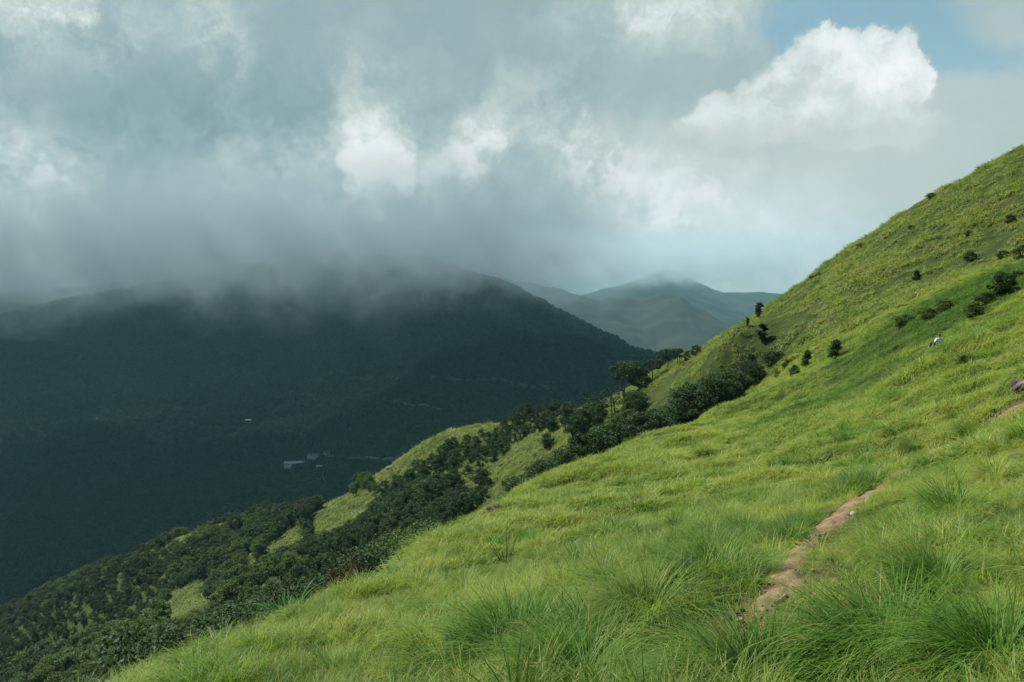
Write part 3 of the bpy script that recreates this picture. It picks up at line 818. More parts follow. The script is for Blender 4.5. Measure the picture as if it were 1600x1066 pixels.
# trees standing singly on the grassy ridge
for kind, px, base, top, w, lab in [
 ('umbrella', 981, 622, 564, 1.1, 'tallest dark tree with a bare trunk on the grassy ridge left of the skyline trees'),
 ('sparse', 958, 658, 602, 1.0, 'thin crowned tree with a forked trunk below the tallest ridge tree'),
 ('umbrella', 1020, 594, 560, 1.1, 'small spreading tree between the tallest ridge tree and the skyline pair'),
 ('umbrella', 1041, 579, 546, 1.0, 'left tree of the leaning pair on the ridge skyline'),
 ('umbrella', 1057, 573, 544, 1.0, 'right tree of the leaning pair on the ridge skyline'),
 ('grove', 1088, 560, 538, 1.1, 'rounded bushy tree where the grass skyline meets the hazy valley'),
 ('grove', 1074, 567, 546, .9, 'low dark tree just beyond the grass skyline beside the rounded one'),
 ('grove', 999, 612, 572, 1.2, 'dark bushy tree tucked right behind the tallest ridge tree'),
 ('sparse', 905, 690, 655, .8, 'spindly small tree on the strip of grass left of the ravine')]:
    plant_base(kind, px, base, top, 'tree', lab, 'tree', wide=w)
# shrubs dotted over the grass
for kind, px, base, top, w, lab in [
 ('slim', 1187, 497, 471, 1.3, 'slender dark shrub sticking up from the hill skyline'),
 ('slim', 1191, 533, 504, 1.5, 'upright dark shrub on the grass just below the skyline shrub'),
 ('slim', 1168, 510, 495, .8, 'tiny wispy shrub on the skyline left of the slender one'),
 ('cone', 1306, 560, 529, 1.25, 'dark pointed bush standing alone in the middle of the green slope'),
 ('cone', 1261, 573, 545, 1.0, 'smaller pointed bush left of the lone dark bush'),
 ('bush', 1241, 590, 569, .8, 'low round bush at the foot of the two pointed bushes'),
 ('bush', 1214, 592, 577, .7, 'small bush right of the dark grove'),
 ('bush', 1208, 572, 547, 1.5, 'broad low bush above the dark grove'),
 ('bush', 1173, 564, 551, .9, 'little bush peeping above the dark grove'),
 ('bush', 1230, 575, 560, 1.0, 'bright green bush uphill of the two pointed bushes'),
 ('cone', 1432, 438, 421, 1.2, 'small dark cone shaped bush high on the open slope'),
 ('bush', 1564, 462, 425, 1.1, 'large dark bush in the green hollow near the right edge'),
 ('bush', 1545, 480, 455, 1.6, 'dark spreading bush below the large bush in the green hollow'),
 ('bush', 1590, 440, 422, 1.3, 'dark bush at the right edge beside the green hollow'),
 ('bush', 1599, 408, 382, 1.1, 'dark bush cut by the right edge of the view'),
 ('bush', 1517, 408, 392, 1.3, 'small dark bush right of the cone shaped bush'),
 ('bush', 1414, 512, 490, 1.7, 'low dark bush at the left end of the green hollow'),
 ('bush', 1478, 490, 465, 1.5, 'mid green bush in the middle of the green hollow'),
 ('bush', 1524, 495, 470, 1.5, 'dark bush in the green hollow uphill of the person'),
 ('bush', 1450, 498, 480, 1.6, 'low bush in the green hollow between the middle one and the left end'),
 ('bush', 1578, 352, 334, .9, 'small bush high on the slope close to the right edge'),
 ('bush', 1512, 368, 359, 1.2, 'tiny dark bush on the upper slope'),
 ('bush', 1268, 430, 424, 1.6, 'dark bush on the skyline halfway up the hill'),
 ('bush', 1455, 310, 301, 2.0, 'dark bush on the skyline near the top of the hill'),
 ('bush', 1424, 358, 352, 2.2, 'dark bush just under the upper skyline'),
 ('bush', 1345, 386, 379, 1.8, 'low bush under the skyline between the two skyline bushes'),
 ('bush', 1568, 405, 390, 1.4, 'rounded bush between the tiny upper bush and the one cut by the right edge'),
 ('bush', 1512, 575, 558, 1.5, 'low dark green bush just below the bare patch of the path by the person'),
 ('bush', 856, 700, 676, 1.0, 'round bush on the grass strip left of the ravine trees'),
 ('bush', 836, 745, 722, 1.4, 'dark bush at the lower end of the grass strip')]:
    plant_base(kind, px, base, top, 'shrub', lab, 'shrub', wide=w, stem='stem')

# the dark grove filling the ravine along the edge of the near slope
def edge_d(px): return np.interp(px, [380, 500, 620, 700, 800, 900, 1000, 1100, 1190], [13.5, 17, 25, 31, 40, 48, 57, 66, 76])
ORD = ['first', 'second', 'third', 'fourth', 'fifth', 'sixth', 'seventh', 'eighth', 'ninth', 'tenth', 'eleventh', 'twelfth', 'thirteenth', 'fourteenth', 'fifteenth', 'sixteenth', 'seventeenth']
GRV = [[(1178,566,1.10),(1170,560,1.24),(1160,574,1.16),(1147,578,1.12),(1139,592,1.07),(1130,580,1.2),(1115,588,1.12),(1102,590,1.2),(1090,606,1.08),(1083,598,1.13),(1072,604,1.2)],
       [(1050,632,1.15),(1034,636,1.22),(1028,652,1.1),(1016,640,1.14),(1000,648,1.2),(985,662,1.13),(970,646,1.25),(962,672,1.2),(953,660,1.2),(940,668,1.28),(925,672,1.2),(908,684,1.28),(890,706,1.2),(874,712,1.28),(858,722,1.2),(842,730,1.28),(826,742,1.3)]]
for gi_, gv in enumerate(GRV):
    for j, (px, top, f) in enumerate(gv):
        plant_px('grove', px, top, float(edge_d(px)) * (f + .02), 'tree',
                 [ORD[j] + ' tree from the right end of the dense dark grove by the ravine', ORD[j] + ' tree from the right in the lower tree row along the ravine'][gi_], 'tree',
                 ['trees of the dense grove at the head of the ravine', 'trees lining the ravine along the near slope'][gi_], wide=1.15)

# the woods: hundreds of trees, those that show largest as things, the rest as one mass
def wood_points():
    x, y = sample_polar(130000, 36, 430, -44, 25)
    z = H(x, y); px, py, fw = proj(np.stack([x, y, z], -1))
    jx = px + fbm(x, y, 12, 2, 31) * 24; jy = py + fbm(x, y, 12, 2, 32) * 16
    ok = inpoly(jx, jy, WOODS)
    for gl in GLADES: ok &= ~inpoly(jx, jy, gl)
    behind = y > edge_d(px) * 1.45
    ok &= behind & (px > -260) & (px < 1000)
    # sparse on the open knoll face
    kn = inpoly(jx, jy, [(585,765),(700,672),(735,690),(790,675),(860,672),(820,708),(760,750),(700,760),(640,745),(590,800),(520,800)])
    ok &= ~kn | (fbm(x, y, 16, 2, 37) > -0.22)
    ok &= ~inpoly(px, py, [(560,760),(600,700),(690,640),(790,620),(800,668),(735,684),(700,690),(655,725),(610,770)])
    KN.append(kn[ok])
    x, y, z = x[ok], y[ok], z[ok]
    sp = 2.5
    seen = {}; out = []
    for i in range(len(x)):
        kx, ky = int(x[i] // sp), int(y[i] // sp); bad = False
        for a in (-1, 0, 1):
            for b in (-1, 0, 1):
                for j in seen.get((kx + a, ky + b), ()):
                    if (x[j] - x[i]) ** 2 + (y[j] - y[i]) ** 2 < sp * sp: bad = True
        if not bad: seen.setdefault((kx, ky), []).append(i); out.append(i)
    return x[out], y[out], z[out], KN[0][out]
KN = []
wx, wy, wz, wk = wood_points()
wh = 0.86 * np.clip(4.3 + fbm(wx, wy, 22, 3, 44) * 3.6 + rng.normal(0, .7, len(wx)), 2.2, 7.5) * np.where(wk, 0.85, 1.0)
fresh = fbm(wx, wy, 26, 2, 55) + rng.normal(0, .12, len(wx)) > 0.10
tx, tp, fw = proj(np.stack([wx, wy, wz + wh], -1))
edgeline = np.interp(tx, [140, 380, 500, 620, 700, 800, 900, 1000], [1066, 985, 932, 868, 826, 768, 725, 685])
STRIP = [(985,606),(934,648),(875,664),(828,694),(795,720),(745,748),(760,764),(828,732),(853,710),(887,692),(925,670),(969,642),(1000,625)]
kill = np.zeros(len(wx), bool)
for t in (1.0,):
    ax, ay, _ = proj(np.stack([wx, wy, wz + wh * t], -1))
    kill |= inpoly(ax, ay, STRIP) | inpoly(ax, ay, [(600,716),(625,705),(690,660),(760,648),(782,660),(735,672),(700,682),(655,712),(618,740)])
    for gl in GLADES[1:8]: kill |= inpoly(ax, ay + 4, gl)
q_ = ~kill
wx, wy, wz, wk, wh, fresh, tx, tp, fw, edgeline = wx[q_], wy[q_], wz[q_], wk[q_], wh[q_], fresh[q_], tx[q_], tp[q_], fw[q_], edgeline[q_]
vis = (tx > -20) & (tx < 1600) & (tp < np.minimum(edgeline, 1066) - 3)
# a tree counts for less where a nearer tree stands right in front of it
size = np.where(vis, wh / fw, 0)
order = np.argsort(-size)
big_ids = order[:268]; rest = order[268:]
gx_, gy_, _ = proj(np.stack([wx, wy, wz], -1))
def zone(px, py, eg):
    if py > eg - 45: return 'right behind the lip of the near grass slope'
    if px > 770 and py < 700: return 'on the wooded crest left of the grassy ridge'
    if px > 770: return 'in the ravine below the grass strip'
    if inpoly(px, py, [(560,745),(640,700),(760,650),(780,700),(760,760),(640,800),(560,820)]): return 'on the face of the round grassy knoll'
    if px > 600: return 'in the ravine below the round knoll'
    if py < np.interp(px, [0, 150, 300, 450, 600], [985, 915, 865, 810, 765]): return 'on the wooded skyline against the dark valley'
    if px > 420: return 'in the woods between the knoll and the weathered rock'
    if px > 220: return 'around the small bright glades in the woods'
    return 'in the woods of the lower left corner'
for i in big_ids:
    zn = zone(float(gx_[i]), float(tp[i]), float(edgeline[i]))
    if fresh[i]: plant('woodfresh', wx[i], wy[i], wh[i], 'tree', 'mid green tree ' + zn, 'tree', 'mid green trees ' + zn)
    else: plant('wood', wx[i], wy[i], wh[i], 'tree', 'dark leafy tree ' + zn, 'tree', 'dark trees ' + zn)
wp = []
for kd in ('wood', 'woodfresh'):
    for tm, cm in KIND[kd]:
        ob = bpy.data.objects.new('wood_tree', cm); wp.append(ob)
c_wood = proto_collection('wood_trees', wp)
r_ = rest
n = len(r_)
print('WOOD', len(wx), n)
ss_ = wh[r_] / 5
P = np.stack([wx[r_], wy[r_], wz[r_] - 0.2], -1)
tag(scatter('woods', P, np.stack([0 * ss_, 0 * ss_, rng.uniform(0, 6.28, n)], -1), np.stack([ss_, ss_, ss_], -1) * 1.05,
    np.where(fresh[r_], rng.integers(5, 8, n), rng.integers(0, 5, n)), c_wood), 'mass of green woods falling away into the valley', 'woods', kind='stuff')

# forest of the dark mountain and the far hills: far too many crowns to count
def far_crown(seed, r=4.6, n=90):
    g = np.random.default_rng(seed)
    d = g.normal(0, 1, (n, 3)); d[:, 2] = np.abs(d[:, 2]) * 1.1 - 0.15; d /= np.linalg.norm(d, axis=1)[:, None]
    C = d * r * g.uniform(.7, 1.05, n)[:, None] + np.array([0, 0, 2.0])
    V, Q = leaf_quads(C, 1.5, g, 0.2)
    return bpy.data.objects.new('far_crown', raw_mesh('far_crown', V, Q, M_farleaf, {'tint': np.repeat(g.uniform(0, 1, n), 4)}, smooth=False))
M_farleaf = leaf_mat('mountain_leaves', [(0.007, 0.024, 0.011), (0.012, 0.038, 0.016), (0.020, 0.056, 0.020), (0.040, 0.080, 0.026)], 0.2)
c_far_w = proto_collection('far_crowns', [far_crown(i) for i in range(5)])
def far_forest(name, x, y, z, s, label):
    n = len(x)
    return tag(scatter(name, np.stack([x, y, z], -1), np.stack([0 * s, 0 * s, rng.uniform(0, 6.28, n)], -1), np.stack([s, s, s * rng.uniform(.8, 1.4, n)], -1), rng.integers(0, 5, n), c_far_w), label, 'forest', kind='stuff')
x, y = sample_polar(95000, 560, 2850, -37, 16)
ff = fbm(x, y, 160, 3, 88)
zz = HF(x, y)
_, qy, _ = proj(np.stack([x, y, zz], -1))
keep = (rng.uniform(0, 1, len(x)) < np.clip(1.0 + ff * 1.8, 0.35, 1))
x, y, zz = x[keep], y[keep], zz[keep]
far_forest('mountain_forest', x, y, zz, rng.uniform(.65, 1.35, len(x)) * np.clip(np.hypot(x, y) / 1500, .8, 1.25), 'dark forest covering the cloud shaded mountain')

# ------------------------------------------------------------------ path, roads
M_path, g = mat('bare_earth')
pos = g.n('ShaderNodeNewGeometry').outputs['Position']
n1 = g.noise(pos, 3.0, 5, 0.6); n2 = g.noise(pos, 26, 5, 0.65); n3 = g.noise(pos, 90, 3, 0.6)
c = g.ramp(n1, [(0.3, (0.09, 0.058, 0.028)), (0.5, (0.19, 0.122, 0.062)), (0.7, (0.27, 0.19, 0.10))])
c = g.mix(g.ss(n2, 0.45, 0.75, 0, 0.6), c, (0.10, 0.075, 0.04))
c = g.mix(g.ss(n3, 0.5, 0.75, 0, 0.5), c, (0.40, 0.33, 0.19))
b = g.n('ShaderNodeBsdfPrincipled'); g.put(b.inputs['Base Color'], c); b.inputs['Roughness'].default_value = 0.95
bp = g.n('ShaderNodeBump'); bp.inputs['Distance'].default_value = 0.03; bp.inputs['Strength'].default_value = 0.8
g.put(bp.inputs['Height'], g.m('ADD', n2, g.m('MULTIPLY', n3, .5))); g.t.links.new(bp.outputs[0], b.inputs['Normal'])
o = g.n('ShaderNodeOutputMaterial'); g.t.links.new(b.outputs[0], o.inputs[0])
def strip(name, C, hw, off, m_, hf, rag=0.0, nw=9, seed=3, dip=1.6, rough=0.0):
    C = np.array(C); T = np.gradient(C, axis=0); T /= np.linalg.norm(T, axis=1)[:, None] + 1e-9
    Nn = np.stack([-T[:, 1], T[:, 0]], -1)
    s = np.linspace(-1, 1, nw)
    X = np.zeros((len(C), nw)); Y = X.copy()
    L_ = np.cumsum(np.r_[0, np.linalg.norm(np.diff(C, axis=0), axis=1)])
    wl = hw * (1 + rag * fbm(L_, L_ * 0, 1.3, 3, seed)); wr = hw * (1 + rag * fbm(L_, L_ * 0 + 50, 1.1, 3, seed))
    tp_ = np.clip(L_ / 1.6 + 0.15, 0, 1) if dip > 3 else 1.0
    wl, wr = wl * tp_, wr * tp_
    for j, t in enumerate(s):
        w_ = np.where(t < 0, wl, wr) * t
        X[:, j] = C[:, 0] + Nn[:, 0] * w_; Y[:, j] = C[:, 1] + Nn[:, 1] * w_
    Z = hf(X, Y) + off * (1 - dip * np.abs(s)[None] ** 2)
    if rough: Z = Z + fbm(X, Y, 0.22, 4, 15) * rough
    return tag(grid_mesh(name, X, Y, Z, m_), kind='structure')
PCf = np.array([PC[0] + 0 * PC[0]] + list(PC[1:]))
PCf = catmull(pp, 60)
strip('path', PCf, 0.36, 0.055, M_path, HG, 0.3, 31, dip=3.2, rough=0.085)
strip('path', catmull([on_ground(*q)[:2] for q in ((1503,536),(1515,541),(1527,546),(1540,548))], 30), 0.45, 0.05, M_path, HG, 0.5, 21, dip=2.4, rough=0.1)
M_road = simple('gravel_road', (0.085, 0.085, 0.06))
def far_hit(px, py):
    r = ray(px, py); d = np.geomspace(450, 4000, 1200); x = r[0] / r[1] * d; z = r[2] / r[1] * d
    q = z - HF(x, d); j = np.nonzero(q < 0)[0]; j = j[0] if len(j) else 900
    return np.array([x[j], d[j]])
for pts, hw in [([(612,612),(622,598),(608,588),(640,587),(665,591),(700,596),(745,599),(800,603),(860,607)], 2.6), ([(606,612),(598,620),(612,629),(645,639),(690,647)], 2.4),
                ([(505,722),(540,720),(575,722),(620,722)], 2.2), ([(512,728),(504,745),(508,760),(500,772)], 1.6), ([(272,636),(262,640),(275,646),(285,643)], 1.6)]:
    strip('road', catmull([far_hit(*p) for p in pts], 12), hw, 7.5, M_road, HF, 0.3, 5)

# ------------------------------------------------------------------ houses on the valley side
M_wall = simple('whitewash', (0.36, 0.36, 0.35)); M_tin = simple('tin_roof', (0.28, 0.29, 0.29), 0.5); M_tile = simple('tile_roof', (0.12, 0.075, 0.055)); M_win = simple('window_glass', (0.03, 0.04, 0.05), 0.2)
def box_mesh(name, boxes, m_):
    V = []; Q = []
    for (x0, x1, y0, y1, z0, z1) in boxes:
        b = len(V); V += [(x0,y0,z0),(x1,y0,z0),(x1,y1,z0),(x0,y1,z0),(x0,y0,z1),(x1,y0,z1),(x1,y1,z1),(x0,y1,z1)]
        Q += [tuple(b + i for i in f) for f in ((0,3,2,1),(4,5,6,7),(0,1,5,4),(1,2,6,5),(2,3,7,6),(3,0,4,7))]
    return raw_mesh(name, V, Q, m_, smooth=False)
def house(px, py, L_, Dp, hh, roof, label, rot=0.0, nwin=6, d=None, lift=0):
    q = far_hit(px, py); e = bpy.data.objects.new('house', None); COL.objects.link(e)
    z = float(HF(q[0], q[1])); e.location = (q[0], q[1] - 6, z + 1.5 + lift); e.rotation_euler = (0, 0, rot)
    tag(e, label, 'house')
    def put(nm, me):
        o = bpy.data.objects.new(nm, me); COL.objects.link(o); o.parent = e; return o
    a, b = L_ / 2, Dp / 2
    put('wall', box_mesh('wall', [(-a, a, -b, b, -8, hh)], M_wall))
    rv = [(-a-.8,-b-1,hh-.2),(a+.8,-b-1,hh-.2),(a+.8,b+1,hh-.2),(-a-.8,b+1,hh-.2),(-a-.8,0,hh+Dp*.28),(a+.8,0,hh+Dp*.28)]
    me = bpy.data.meshes.new('roof'); me.from_pydata(rv, [], [(0,1,5,4),(2,3,4,5),(0,4,3),(1,2,5),(0,3,2,1)]); me.materials.append(roof)
    put('roof', me)
    for i in range(nwin):
        x0 = -a + (i + .5) * L_ / nwin
        put('window', box_mesh('window', [(x0 - L_ / nwin * .22, x0 + L_ / nwin * .22, -b - .12, -b + .1, hh * .35, hh * .78)], M_win))
house(470, 727, 50, 9, 3.6, M_tin, 'longest white house with a pale roof far down on the valley side', 0.06, 11)
house(494, 714, 26, 7, 3.2, M_tile, 'long low house just above and right of the longest white house', 0.0, 5)
house(452, 731, 10, 7, 3.5, M_tin, 'small shed at the lower left corner of the longest white house', -.3, 2)
house(500, 733, 8, 6, 3.5, M_tin, 'little hut at the lower right of the longest white house', .3, 1)
house(388, 659, 15, 6, 2.6, M_tin, 'lone small pale house higher up in the dark forest', .1, 3)
house(512, 712, 9, 9, 5, M_tile, 'brown roofed hut at the right end of the long low house', .4, 1)

# ------------------------------------------------------------------ big tussocks
TM = []
for i in range(5):
    V, q, ti, al = blades(1300, 0.27, 0.84, 0.0078, 0.62, 1.45, (-0.15, -0.05), 500 + i, segs=6)
    TM.append(raw_mesh('tussock', V, q, M_tuss if i % 2 == 0 else M_tuss2 if i == 1 else M_tuss, {'tint': ti, 'along': al}))
for i, (px, py, s, lab) in enumerate([
 (1122,912,1.0,'largest dark green tussock standing at the left side of the path bend'),
 (1015,968,1.0,'pale green tussock left of the largest dark tussock'),
 (805,1035,1.15,'wide deep green tussock low in the middle of the grass'),
 (1190,1088,.95,'fresh green tussock cut by the lower edge below the path end'),
 (1392,1040,1.05,'tall upright tussock right of the foot of the path'),
 (1468,925,.8,'brownish green tussock right of the path among flat grass'),
 (1335,748,.8,'round tussock hanging over the path above the small white stone'),
 (1190,795,.8,'tussock with dark base left of the dusty part of the path'),
 (1165,838,.8,'tussock just uphill of the largest dark tussock'),
 (1235,800,.55,'low tussock at the left rim of the dusty path'),
 (1285,775,.62,'dark brown based tussock beside the middle of the path'),
 (1425,700,.75,'grey green tussock left of the far bend of the path'),
 (1465,792,.5,'thin tussock right of the path opposite the grey green one'),
 (722,925,.8,'straw tinged tussock alone in the pale grass'),
 (1520,680,.9,'dark tussock above the reddish far stretch of the path'),
 (905,1075,.9,'tussock with bright arching blades at the lower edge'),
 (1180,770,.8,'tussock further uphill between the two dusty stretches and the white stone'),
 (1560,1050,.85,'green tussock in the lower right corner'),]):
    P = on_ground(px, py)
    o = bpy.data.objects.new('grass_tussock', TM[i % 5]); COL.objects.link(o)
    o.location = P; o.rotation_euler = (0, 0, random.uniform(-.5, .5)); o.scale = (s, s, s * .92)
    tag(o, lab, 'tussock')

# ------------------------------------------------------------------ rocks
def rock_mat(name, c1, c2, c3):
    m_, g = mat(name)
    pos = g.n('ShaderNodeTexCoord').outputs['Object']
    n1 = g.noise(pos, 3, 6, .65); n2 = g.noise(pos, 14, 5, .6)
    c = g.ramp(n1, [(.35, c1), (.55, c2), (.68, c3)]); c = g.mix(g.ss(n2, .5, .7, 0, .6), c, c1)
    b = g.n('ShaderNodeBsdfPrincipled'); g.put(b.inputs['Base Color'], c); b.inputs['Roughness'].default_value = .9
    bp = g.n('ShaderNodeBump'); bp.inputs['Distance'].default_value = .04; g.put(bp.inputs['Height'], n2); g.t.links.new(bp.outputs[0], b.inputs['Normal'])
    o = g.n('ShaderNodeOutputMaterial'); g.t.links.new(b.outputs[0], o.inputs[0]); return m_
M_rock = rock_mat('grey_rock', (.035, .03, .024), (.12, .10, .075), (.30, .27, .21)); M_rockw = rock_mat('white_stone', (.25, .23, .19), (.48, .45, .40), (.68, .66, .61)); M_earth = rock_mat('dark_earth', (.03, .022, .012), (.075, .052, .03), (.13, .095, .055))
def rock(px, py, w, hgt, m_, label, name='rock', seed=0, sink=.3, cat='rock', d=None):
    P = on_ground(px, py)
    if d is not None:
        q = at(px, py, d); P = np.array([q[0], q[1], H(q[0], q[1])])
    bm = __import__('bmesh').new(); __import__('bmesh').ops.create_icosphere(bm, subdivisions=4, radius=1)
    for v in bm.verts:
        c = np.array(v.co); q = fbm(c[0] * 1.0 + 7 * seed + .9 * c[2], c[1] - .8 * c[2] + seed, 1.3, 4, 900 + seed)
        st = np.floor((c[2] + .4 * c[0]) * 3.0) * 0.05
        v.co = Vector(c * (1 + 0.6 * q)); v.co.x *= w / 2; v.co.y *= w / 2 * .8; v.co.z *= hgt / 2
    me = bpy.data.meshes.new(name); bm.to_mesh(me); bm.free(); me.materials.append(m_)
    o = bpy.data.objects.new(name, me); COL.objects.link(o)
    o.location = P + np.array([0, 0, hgt * (.5 - sink)]); o.rotation_euler = (random.uniform(-.2, .2), random.uniform(-.2, .2), random.uniform(0, 6))
    return tag(o, label, cat)
rock(517, 937, .5, .45, M_rock, 'weathered brown grey rock on the lip of the near slope', seed=1, sink=.05)
rock(1600, 612, .75, .55, M_rock, 'black and white lichened rock at the right edge above the path', seed=2, sink=.2)
rock(772, 800, .55, .34, M_rock, 'low dark rock showing in the grass near the ravine edge', seed=3, sink=.1)
rock(1060, 750, .5, .26, M_earth, 'brown hump of bare earth right of the twin dark clump', 'earth_mound', 4, .1, 'earth mound')
rock(1050, 772, .42, .34, M_earth, 'dark red brown earth mound just below the flatter brown hump', 'earth_mound', 5, .1, 'earth mound')
rock(1000, 786, .6, .30, M_earth, 'blackish mound of earth and dead grass left of the brown earth mound', 'earth_mound', 6, .1, 'earth mound')
rock(1110, 762, .30, .16, M_rockw, 'flat white stone half hidden in the grass uphill', 'stone', 7, .0, 'stone')
rock(1333, 806, .085, .075, M_rockw, 'small white stone lying on the path', 'stone', 8, .1, 'stone')
rock(1446, 738, .3, .13, M_rock, 'flat grey stone set in the far part of the path', 'stone', 9, .2, 'stone')
rock(1590, 652, .3, .2, M_rock, 'dark rock on the uphill rim of the path at the right edge', seed=10)
rock(1590, 722, .3, .22, M_rock, 'dark small rock in the grass right of the path', seed=11)
rock(608, 712, 2.6, 1.6, M_rock, 'pale rock poking from the edge of the round knoll', seed=12, d=238)

def pebble(seed):
    g_ = np.random.default_rng(seed); u = np.linspace(0, 2 * np.pi, 9)[:-1]; V = []; Q = []
    for i, v_ in enumerate(np.linspace(.15, np.pi - .15, 6)):
        for a_ in u: V.append(np.array([math.cos(a_) * math.sin(v_), math.sin(a_) * math.sin(v_) * .8, math.cos(v_) * .55]) * g_.uniform(.8, 1.1))
    for i in range(5):
        for j in range(8): Q.append((i * 8 + j, i * 8 + (j + 1) % 8, (i + 1) * 8 + (j + 1) % 8, (i + 1) * 8 + j))
    return bpy.data.objects.new('pebble', raw_mesh('pebble', V, Q, M_rock if seed % 2 else M_peb, smooth=False))
M_peb = simple('brown_pebble', (.20, .145, .09))
ii = rng.integers(0, len(PCf), 700); X_ = PCf[ii, 0] + rng.normal(0, .13, 700); Y_ = PCf[ii, 1] + rng.normal(0, .13, 700)
sc_ = rng.uniform(.3, 1, 700) ** 3 * .035 + .005
tag(scatter('gravel', np.stack([X_, Y_, HG(X_, Y_) + .025], -1), rng.uniform(0, 6, (700, 3)) * [.1, .1, 1], np.stack([sc_] * 3, -1), rng.integers(0, 4, 700), proto_collection('pebbles', [pebble(i) for i in range(4)])), 'loose pebbles and clods on the trodden path', 'gravel', kind='stuff')

# ------------------------------------------------------------------ dead twigs, fern and reed on the slope edge
e = bpy.data.objects.new('dead_shrub', None); COL.objects.link(e)
P = on_ground(790, 880); e.location = P
tag(e, 'dead leafless shrub of thin dark stems in the pale grass', 'dead shrub')
g_ = np.random.default_rng(4)
for dx, hh in ((-.62, .85), (-.38, .6), (-.15, .55), (.05, 1.25), (.12, 1.0), (.5, 1.15), (.25, .6), (-.5, .5)):
    pts = [np.array([dx * .12, 0, -.05]), np.array([dx * .5, g_.normal(0, .05), hh * .5]), np.array([dx * 1.0, g_.normal(0, .1), hh])]
    v, q = tube(pts, [.010, .007, .003], 5); o = bpy.data.objects.new('stem', raw_mesh('stem', v, q, M_bark)); COL.objects.link(o); o.parent = e
def leafy(name, px, py, h, n, w, m_, label, cat, d=None, tilt=.5, droop=1.1, r0=.15, seed=1):
    P = on_ground(px, py)
    if d is not None: q = at(px, py, d); P = np.array([q[0], q[1], H(q[0], q[1])])
    V, q, ti, al = blades(n, r0, h, w, tilt, droop, (-.1, 0), 700 + seed, segs=6)
    o = bpy.data.objects.new(name, raw_mesh(name, V, q, m_, {'tint': ti, 'along': al})); COL.objects.link(o); o.location = P
    return tag(o, label, cat)
leafy('reed', 450, 968, 1.15, 60, .035, M_reed, 'bright green broad leaved reed clump at the lower left lip of the slope', 'reed', d=16.5, tilt=.25, droop=1.2)
leafy('fern', 604, 885, .95, 60, .05, M_reed, 'dark fern on the lip of the slope beyond the weathered rock', 'fern', d=25.5, tilt=.7, droop=1.3, seed=2)
leafy('fern', 553, 912, .7, 50, .03, M_reed, 'light green fern right behind the weathered rock', 'fern', d=20.5, tilt=.5, droop=1.2, seed=3)
plant_px('rusty', 545, 872, 34, 'shrub', 'rusty brown shrub behind the weathered rock', 'shrub', stem='stem', wide=.6)
for px, top, d, lab in [(470,900,30,'dark bush left of the rusty brown shrub'), (590,850,42,'leafy dark bush right of the rusty brown shrub'), (410,935,27,'dark bush behind the bright reed clump'), (330,960,26,'dark bush low at the foot of the woods'),
                        (240,985,26,'leafy dark bush below the lowest glade'), (650,815,48,'mid green bush on the lip near the fern')]:
    plant_px('lipbush', px, top, d, 'shrub', lab, 'shrub', wide=1.2, stem='stem')
# ------------------------------------------------------------------ the person sitting in the long grass, back to the camera
def skin_mesh(name, nodes, edges, m_, sub=2):
    me = bpy.data.meshes.new(name); me.from_pydata([n[0] for n in nodes], edges, [])
    o = bpy.data.objects.new(name, me); COL.objects.link(o)
    md = o.modifiers.new('skin', 'SKIN')
    for i, n_ in enumerate(nodes):
        r_ = n_[1]; me.skin_vertices[0].data[i].radius = r_ if isinstance(r_, tuple) else (r_, r_)
    me.skin_vertices[0].data[0].use_root = True
    md.use_smooth_shade = True
    s = o.modifiers.new('sub', 'SUBSURF'); s.levels = s.render_levels = sub
    me.materials.append(m_)
    return o
M_skin = simple('skin', (.26, .15, .10), .6); M_hair = simple('black_hair', (.012, .011, .012), .5); M_shirt = simple('white_cloth', (.82, .84, .87), .9); M_pack = simple('grey_pack', (.05, .055, .06), .8); M_trous = simple('dark_trousers', (.04, .045, .06), .9)
PG = []
PP = on_ground(1468, 546)
pr = bpy.data.objects.new('person', None); COL.objects.link(pr); pr.location = PP; pr.rotation_euler = (0, 0, .25); pr.scale = (.95, .95, .95)
tag(pr, 'person with black hair in a white shirt and dark backpack sitting in the long grass', 'person')
N = [((0,0,.16),(.15,.12)),((0,.02,.36),(.14,.10)),((0,.05,.56),(.155,.10)),((0,.05,.66),(.10,.07)),((0,.05,.735),(.05,.05)),((0,.06,.82),(.075,.09)),((0,.06,.90),(.07,.085)),((0,.065,.95),(.035,.04)),
     ((-.17,.05,.62),.055),((-.27,.08,.40),.042),((-.20,.30,.34),.034),((-.17,.36,.33),.028),
     ((.17,.05,.62),.055),((.27,.08,.40),.042),((.20,.30,.34),.034),((.17,.36,.33),.028),
     ((-.10,.05,.14),.095),((-.19,.42,.42),.065),((-.17,.62,.05),.045),((-.17,.74,.03),.035),
     ((.10,.05,.14),.095),((.19,.42,.42),.065),((.17,.62,.05),.045),((.17,.74,.03),.035)]
Ed = [(0,1),(1,2),(2,3),(3,4),(4,5),(5,6),(6,7),(2,8),(8,9),(9,10),(10,11),(2,12),(12,13),(13,14),(14,15),(0,16),(16,17),(17,18),(18,19),(0,20),(20,21),(21,22),(22,23)]
for i, (dx, dy) in enumerate(((-.35, -.55), (0, -.6), (.38, -.5), (-.6, -.2), (.62, -.1), (-.1, -.95), (.3, -1.0), (.7, -.7), (-.7, -.8))):
    X_, Y_ = PP[0] + dx, PP[1] + dy
    PG.append((X_, Y_, float(H(X_, Y_))))
PG = np.array(PG)
tag(scatter('grass', PG, np.stack([PG[:, 0] * 0, PG[:, 0] * 0, rng.uniform(0, 6, len(PG))], -1), np.ones((len(PG), 3)) * 0.62, rng.integers(6, 10, len(PG)), c_mid), 'taller grass around the seated person', 'grass', kind='stuff')
b = skin_mesh('body', N, Ed, M_skin); b.parent = pr
